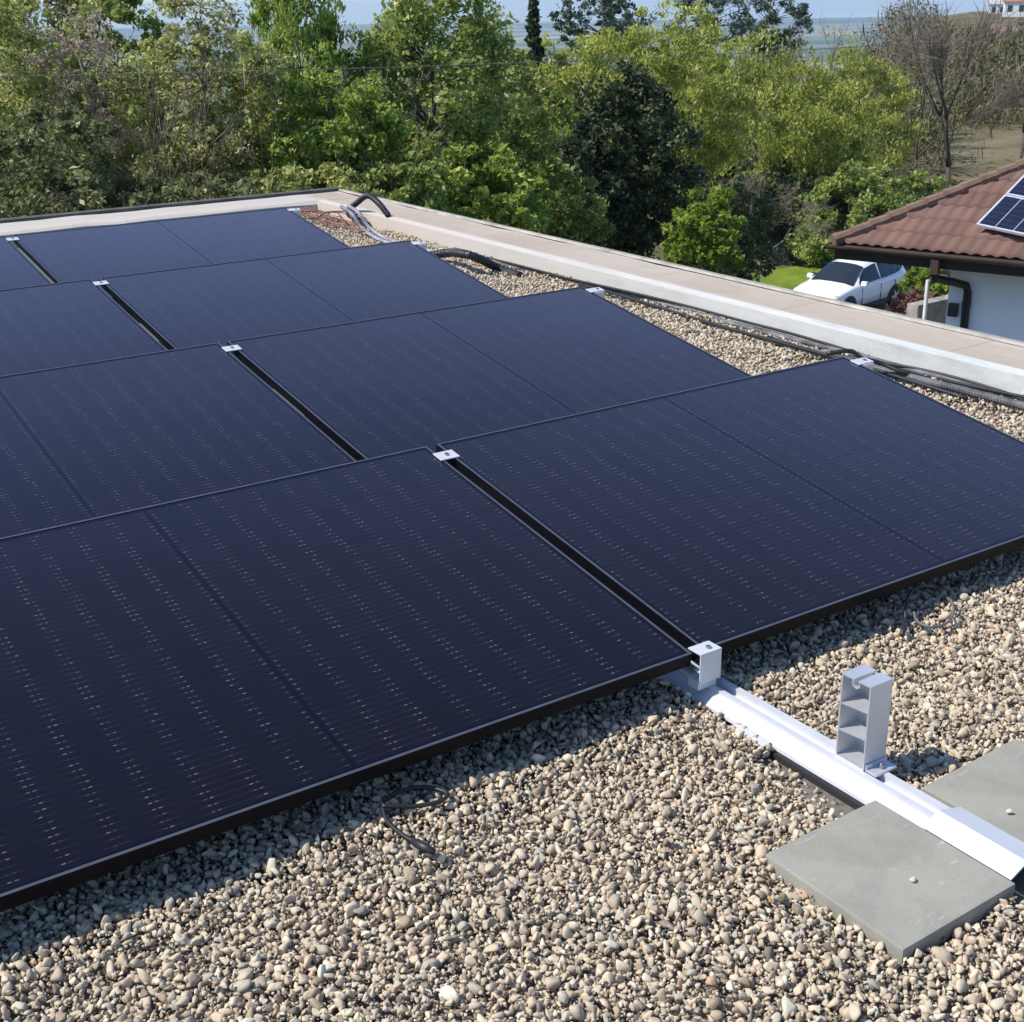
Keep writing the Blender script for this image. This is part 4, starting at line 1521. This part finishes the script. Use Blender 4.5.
TREES = [
    # name, px, top, bot, half, dist, kind, label, kwargs
    ('leafy_tree', -30, -60, 235, 95, 15.5, 'olive', 'dark olive tree at the photo edge behind the rear parapet', dict(clumps=120, leaves=150, seed=1, leafpx=6)),
    ('leafy_tree', 30, -45, 120, 62, 17.5, 'drab', 'drab olive tree top rising above the dark thicket at the photo edge', dict(clumps=80, leaves=130, seed=2)),
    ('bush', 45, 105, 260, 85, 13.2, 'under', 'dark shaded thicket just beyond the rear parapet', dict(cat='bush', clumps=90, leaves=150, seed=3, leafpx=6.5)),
    ('flowering_tree', 80, 20, 190, 55, 14.6, 'pale', 'thin tree with faded pinkish beige sprays among the olive trees', dict(clumps=46, leaves=70, seed=4, leafpx=4.5, shape='spray', bark=BARK_PALE, trunkpx=7)),
    ('leafy_tree', 122, -30, 150, 48, 16.8, 'green', 'narrow dark green tree standing behind the faded pinkish tree', dict(clumps=60, leaves=130, seed=5)),
    ('leafy_tree', 165, 24, 235, 62, 14.8, 'olive', 'olive brown bushy tree between the pinkish tree and the thin trunk', dict(clumps=95, leaves=140, seed=6, leafpx=5.5)),
    ('slender_tree', 208, -30, 200, 42, 14.2, 'drab', 'slender tree with a straight thin trunk and sparse drab leaves', dict(clumps=55, leaves=85, seed=7, trunkpx=7, leafpx=5, bark=BARK_PALE, shape='spray')),
    ('leafy_tree', 250, 40, 240, 60, 15.2, 'olive', 'olive green tree before the bright feathery tree', dict(clumps=90, leaves=140, seed=8, leafpx=5.5)),
    ('feathery_tree', 298, -35, 150, 62, 16.4, 'fresh', 'feathery bright green tree with upright sprays at its top', dict(clumps=90, leaves=140, seed=9, shape='spray', leafpx=7, aspect=0.32, along=(0, 0, 1.5), up=0.2)),
    ('leafy_tree', 335, 62, 235, 66, 14.6, 'fresh', 'bright yellow green tree behind the far roof corner', dict(clumps=100, leaves=150, seed=10, leafpx=6.5)),
    ('leafy_tree', 432, -40, 215, 82, 17.0, 'green', 'tall green tree with forked dark trunk standing right of the feathery tree', dict(clumps=150, leaves=150, seed=11, leafpx=6, trunkpx=11)),
    ('leafy_tree', 500, 30, 225, 60, 19.5, 'green', 'mid green tree just beside the dark evergreen', dict(clumps=90, leaves=140, seed=12, leafpx=6)),
    ('bush', 470, 135, 260, 80, 16.0, 'fresh', 'fresh green bush spilling up beyond the right parapet', dict(cat='bush', clumps=75, leaves=140, seed=13, leafpx=7.5)),
    ('spruce', 534, -6, 70, 15, 30, 'dark', 'small dark spruce tip poking into the sky', dict(clumps=60, leaves=45, seed=14, shape='cone', leafpx=5, csize=.2)),
    ('leafy_tree', 585, 22, 200, 78, 31, 'yellow', 'broad yellow green crown directly behind the dark evergreen', dict(clumps=140, leaves=150, seed=15, leafpx=5.5, aspect=0.36, along=(0, 0, 0.9), up=0.6)),
    ('leafy_tree', 668, 10, 210, 80, 33, 'yellow', 'tall yellow green crown rising behind the parapet side of the dark evergreen', dict(clumps=150, leaves=150, seed=16, leafpx=5.5, aspect=0.36, along=(0, 0, 0.9), up=0.6)),
    ('leafy_tree', 757, 34, 245, 78, 55, 'yellow', 'yellow green tree standing above the dead branches', dict(clumps=140, leaves=150, seed=17, leafpx=5, aspect=0.36, along=(0, 0, 0.9), up=0.6)),
    ('evergreen_tree', 628, 66, 290, 66, 24, 'dark', 'dense near black evergreen in the middle of the tree belt', dict(clumps=120, leaves=170, seed=18, leafpx=6.0, csize=.24, shape='round')),
    ('bush', 545, 150, 285, 62, 20.5, 'green', 'dark green bush between the parapet and the near black evergreen', dict(cat='bush', clumps=80, leaves=150, seed=19, leafpx=6.5)),
    ('bush', 704, 194, 300, 44, 18.5, 'lime', 'bright lime green bush standing above the parapet', dict(cat='bush', clumps=70, leaves=110, seed=20, leafpx=6.5, shape='spray', csize=.2)),
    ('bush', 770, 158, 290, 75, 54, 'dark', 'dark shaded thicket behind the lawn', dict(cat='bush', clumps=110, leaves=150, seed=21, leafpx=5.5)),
    ('leafy_tree', 815, 55, 250, 62, 56, 'yellow', 'light green tree beyond the lawn left of the bare trees', dict(clumps=120, leaves=140, seed=22, leafpx=4.5, aspect=0.36, along=(0, 0, 0.9), up=0.6)),
    ('leafy_tree', 862, 34, 230, 52, 66, 'yellow', 'hazy yellow green tree beside the bare brown trees', dict(clumps=100, leaves=130, seed=23, leafpx=4, aspect=0.36, along=(0, 0, 0.9), up=0.6)),
    ('bush', 850, 160, 262, 60, 52, 'green', 'green bush behind the white car beside the tiled roof', dict(cat='bush', clumps=90, leaves=140, seed=24, leafpx=5)),
    ('bush', 915, 168, 235, 48, 56, 'green', 'low green bush along the hip of the tiled roof', dict(cat='bush', clumps=60, leaves=120, seed=25, leafpx=4.5)),
    ('pine_tree', 710, -25, 60, 38, 60, 'pine', 'bluish green pine rising behind the yellow green crowns', dict(clumps=60, leaves=80, seed=26, leafpx=5, aspect=.25)),
    ('pine_tree', 772, -18, 60, 34, 64, 'pine', 'bluish green pine just right of its taller twin on the skyline', dict(clumps=52, leaves=80, seed=27, leafpx=5, aspect=.25)),
    ('leafy_tree', 600, -12, 60, 48, 56, 'pine', 'dull green treetop on the skyline behind the broad yellow crown', dict(clumps=50, leaves=80, seed=28, leafpx=5)),
    ('bush', 922, 258, 310, 22, 40, 'lime', 'small yellow green bush between the car and the white wall', dict(cat='bush', clumps=28, leaves=110, seed=29, leafpx=5)),
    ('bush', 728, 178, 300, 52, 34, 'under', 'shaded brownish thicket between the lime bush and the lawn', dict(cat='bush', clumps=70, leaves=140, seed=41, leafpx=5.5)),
    ('evergreen_tree', 588, 105, 285, 40, 22.5, 'dark', 'smaller dark evergreen leaning against the near black one', dict(clumps=80, leaves=150, seed=42, leafpx=6.5, csize=.2)),
    ('bush', 390, 150, 250, 60, 14.0, 'green', 'dark green bush directly behind the far roof corner', dict(cat='bush', clumps=70, leaves=150, seed=30, leafpx=6.5)),
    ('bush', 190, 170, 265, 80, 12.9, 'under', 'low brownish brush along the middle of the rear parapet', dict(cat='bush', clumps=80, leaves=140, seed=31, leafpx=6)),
    ('bush', 300, 165, 260, 70, 13.2, 'olive', 'low olive brush along the rear parapet near the corner', dict(cat='bush', clumps=70, leaves=140, seed=32, leafpx=6)),
]
for (nm, px, top, bot, half, dist, kind, lab, kw) in TREES:
    tree(nm, px, top, bot, half, dist, kind, lab, **kw)

bare_tree('bare_tree', 962, 8, None, 58, 'bare brown tree with forked dark trunk above the tiled roof', 1, -0.02, 0.33, 5, 8, ntw=3, fork=0.36, twl=0.085)
bare_tree('bare_tree', 1020, 5, None, 54, 'bare tree with leaning trunk at the photo edge above the roof panels', 2, 0.10, 0.33, 5, 8, ntw=3, fork=0.36, twl=0.085)
bare_tree('bare_tree', 925, 30, None, 64, 'thin bare tree with brownish twigs beside the yellow green tree', 3, 0.0, 0.36, 5, 5, ntw=4, fork=0.34, twl=0.085)
bare_tree('bare_tree', 820, 20, None, 62, 'thin leafless treetop sticking out above the light green tree', 4, 0.0, 0.35, 5, 4, ntw=1, fork=0.34, twl=0.05)
bare_tree('bare_tree', 50, 5, None, 14.9, 'bare branching tree with dark limbs before the drab olive tree', 5, 0.05, 0.45, 5, 7, ntw=1, fork=0.33, twl=0.04)
bare_tree('dead_bush', 762, 168, None, 46, 'dead bush with pale pinkish grey tangled branches before the shaded thicket', 6, 0.0, 0.8, 5, 5, ntw=4, fork=0.4, bark=BARK_PALE, twl=0.07)['category'] = 'bush'

for k, (px, top, dist, lab) in enumerate(((12, 30, 13.6, 'thin bare sapling nearest the photo edge before the thicket'), (132, 40, 13.4, 'thin bare sapling between the faded pinkish tree and the olive bush'),
                                          (262, 55, 13.5, 'thin bare sapling in front of the feathery tree'), (372, 60, 14.4, 'thin bare sapling above the black hose arch'))):
    bare_tree('sapling', px, top, None, dist, lab, 20 + k, 0.03, 0.34, 4, 5, ntw=1, fork=0.36, bark=BARK_PALE if k % 2 else BARK, twl=0.045)
# far woods: one mass
g = np.random.default_rng(77)
px_ = g.uniform(-60, 1100, 20000)
ds = g.uniform(70, 150, len(px_))
azw = YAW + np.arctan((px_ - 512) / FPX / 0.93)
wx, wy = C2[0] + ds * np.sin(azw), C2[1] + ds * np.cos(azw)
gzw = ground_z(wx, wy)
hump = 4.0 + 2.8 * np.sin(azw * 37 + ds * .05) + 1.5 * np.sin(azw * 83)
hmax = np.where(px_ > 890, 3.5 + 1.2 * np.sin(azw * 60), np.clip(hump, 3, 7.0))
cz_ = gzw + hmax * g.random(len(px_)) ** 0.7
cen = np.stack([wx, wy, cz_], -1)
keep = ~((px_ > 905) & (ds < 92) & (g.random(len(px_)) < 0.99))
cen = cen[keep]
cen = np.repeat(cen, 11, 0) + g.normal(0, 0.5, (len(cen) * 11, 3))
nv = len(cen) // 2
V, F = leaf_mesh(cen[:nv], 0.26, g, 0.4, 0.6)
V2, F2 = leaf_mesh(cen[nv:], 1.1, g, 0.1, 0.06, 0.4, np.array([[0, 0, 1.3]]))
V, F = np.concatenate([V, V2]), np.concatenate([F, F2 + len(V)])
leafmat('woods', [(0, (0.075, 0.065, 0.04)), (.4, (0.13, 0.115, 0.06)), (.7, (0.17, 0.165, 0.06)), (1, (0.23, 0.185, 0.13))], 0.15)
tag(raw_mesh('woods', V, F, LEAF['woods'], tint=np.clip(g.normal(.5, .25, len(cen)), 0, 1)), 'distant brown and olive woods beyond the trees', 'woods', kind='stuff')

# ------------------------------------------------------------------ distant houses on the hill, overhead wire, garden bits
def far_house(px, py, dist, w, d, h, wallc, roofc, label):
    q = at(px, py, dist)
    gz = float(ground_z(np.array([q[0]]), np.array([q[1]]))[0])
    zt = q[2]
    root = empty('distant_house', (q[0], q[1], gz))
    root.rotation_euler = (0, 0, -YAW - 0.3)
    tag(root, label, 'house')
    hh = max(zt - gz, h)
    MB().box(-w / 2, w / 2, -d / 2, d / 2, -0.5, hh - 2.0).build('wall', plain('far_wall', wallc, 0.9), root)
    rb = MB()
    rb.prism([(-w / 2 - .3, -d / 2 - .3, hh - 1.99), (-w / 2 - .3, d / 2 + .3, hh - 1.99), (-w / 2 - .3, 0, hh)], (w + .6, 0, 0))
    rb.build('roof', plain('far_roof', roofc, 0.9), root)
    for k in range(3):
        MB().box(-w / 2 + w * (k + .5) / 3 - .5, -w / 2 + w * (k + .5) / 3 + .5, -d / 2 - .03, -d / 2 + .05, hh - 4.0, hh - 2.7).build('window', plain('far_glass', (0.03, 0.035, 0.04), 0.2), root)
    return root


far_house(1020, 14, 330, 7, 7, 5.2, (0.75, 0.73, 0.70), (0.34, 0.14, 0.10), 'distant white house with red roof on the far hillside')
far_house(1001, 15, 380, 6, 6, 4.2, (0.80, 0.80, 0.78), (0.45, 0.42, 0.40), 'distant pale cottage beside the red roofed house')
far_house(1014, 46, 150, 4.5, 4.5, 3.2, (0.36, 0.31, 0.28), (0.20, 0.14, 0.12), 'distant brownish house half hidden by bare twigs')

# slack utility wire in front of the trees, tied to poles outside the picture
wpts = []
wA, wB2 = at(-420, 82, 12.5), at(1300, 10, 26)
for k in range(41):
    t_ = k / 40
    q = wA * (1 - t_) + wB2 * t_
    wpts.append(q + np.array([0, 0, -0.22 * 4 * t_ * (1 - t_)]))
o = MB().tube(wpts, 0.0042, 6).build('overhead_wire', plain('grey_wire', (0.17, 0.165, 0.14), 0.8), smooth=True)
tag(o, 'thin grey overhead wire crossing in front of the trees', 'wire')


def pole(q, label):
    gz = float(ground_z(np.array([q[0]]), np.array([q[1]]))[0])
    root = empty('utility_pole', (q[0], q[1], gz - .3))
    MB().tube([(0, 0, 0), (0, 0, q[2] - gz + 0.8)], [0.13, 0.09], 12).build('shaft', BARK, root, smooth=True)
    MB().tube([(0, 0, q[2] - gz + 0.3), (0, 0, q[2] - gz + 0.42)], 0.12, 10).build('insulator', MAT['white_conduit'], root)
    return tag(root, label, 'utility pole')


# garden stake, stones and red blooms beside the neighbour's wall
q = at(925, 315, 27)
gz = float(ground_z(q[:1], q[1:2])[0])
tp = at(928, 280, 27)
o = MB().tube([(q[0], q[1], gz - .2), (tp[0], tp[1], tp[2])], [0.042, 0.038], 10).build('white_post', plain('white_post_paint', (0.75, 0.75, 0.73), 0.6), smooth=False)
tag(o, 'slim white post standing left of the white wall', 'post')
q = at(912, 298, 34)
gz = float(ground_z(q[:1], q[1:2])[0])
S, Fc = icosphere(2)
gg = np.random.default_rng(9)
leafmat('bloom', [(0, (0.12, 0.05, 0.035)), (.6, (0.24, 0.09, 0.07)), (1, (0.30, 0.20, 0.10))], 0.2)
zt = at(912, 291, 34)[2]
root = empty('red_shrub', (q[0], q[1], gz))
tag(root, 'low reddish shrub beside the white post', 'shrub')
cc = ellip_clumps(30, gg) * np.array([0.55, 0.55, (zt - gz) / 2]) + np.array([0, 0, (zt - gz) / 2])
cen = np.repeat(cc, 60, 0) + gg.normal(0, .10, (1800, 3))
V, F = leaf_mesh(cen, 0.10, gg)
raw_mesh('foliage', V, F, LEAF['bloom'], root, gg.random(1800))
sm = MB()
for k in range(6):
    limb(sm, (0, 0, -.1), cc[k], .02, .006, gg)
sm.build('stem', BARK, root)
for k, (a, b) in enumerate(((930, 306), (940, 313))):
    q0, q1 = at(a - 12, b + 4, 28 + k), at(a + 26, b - 13, 29 + k)
    gz = float(ground_z(q0[:1], q0[1:2])[0])
    ax_ = (q1 - q0) * (1, 1, 0); L_ = np.linalg.norm(ax_); ax_ /= L_
    ay_ = np.array([-ax_[1], ax_[0], 0])
    o = MB().obox(q0 * (1, 1, 0), ax_, ay_, ZX, 0, L_ + 1, 0, .28, gz - .1, (q0[2] + q1[2]) / 2).build('garden_wall', plain('grey_stone', (0.30, 0.28, 0.25), 0.9, 0, .4, 5), bevel=.02)
    tag(o, ('low grey stone garden wall behind the white post, the farther one', 'low grey stone garden wall nearest the neighbour wall corner')[1 - k], 'wall')

# ------------------------------------------------------------------ haze
hz = MB().box(-9500, 9500, -9500, 9500, -134.0, 9.0).build('haze', plain('haze_surface', (1, 1, 1)))
tag(hz, 'thin blue haze over the distant plain', 'haze', kind='stuff')
hm = bpy.data.materials.new('haze_air')
hm.use_nodes = True
ht = hm.node_tree
ht.nodes.remove(ht.nodes['Principled BSDF'])
pv = ht.nodes.new('ShaderNodeVolumePrincipled')
pv.inputs['Color'].default_value = (0.52, 0.72, 1.0, 1)
pv.inputs['Density'].default_value = 1.0e-4
pv.inputs['Anisotropy'].default_value = 0.2
ht.links.new(pv.outputs[0], ht.nodes['Material Output'].inputs['Volume'])
hz.data.materials[0] = hm
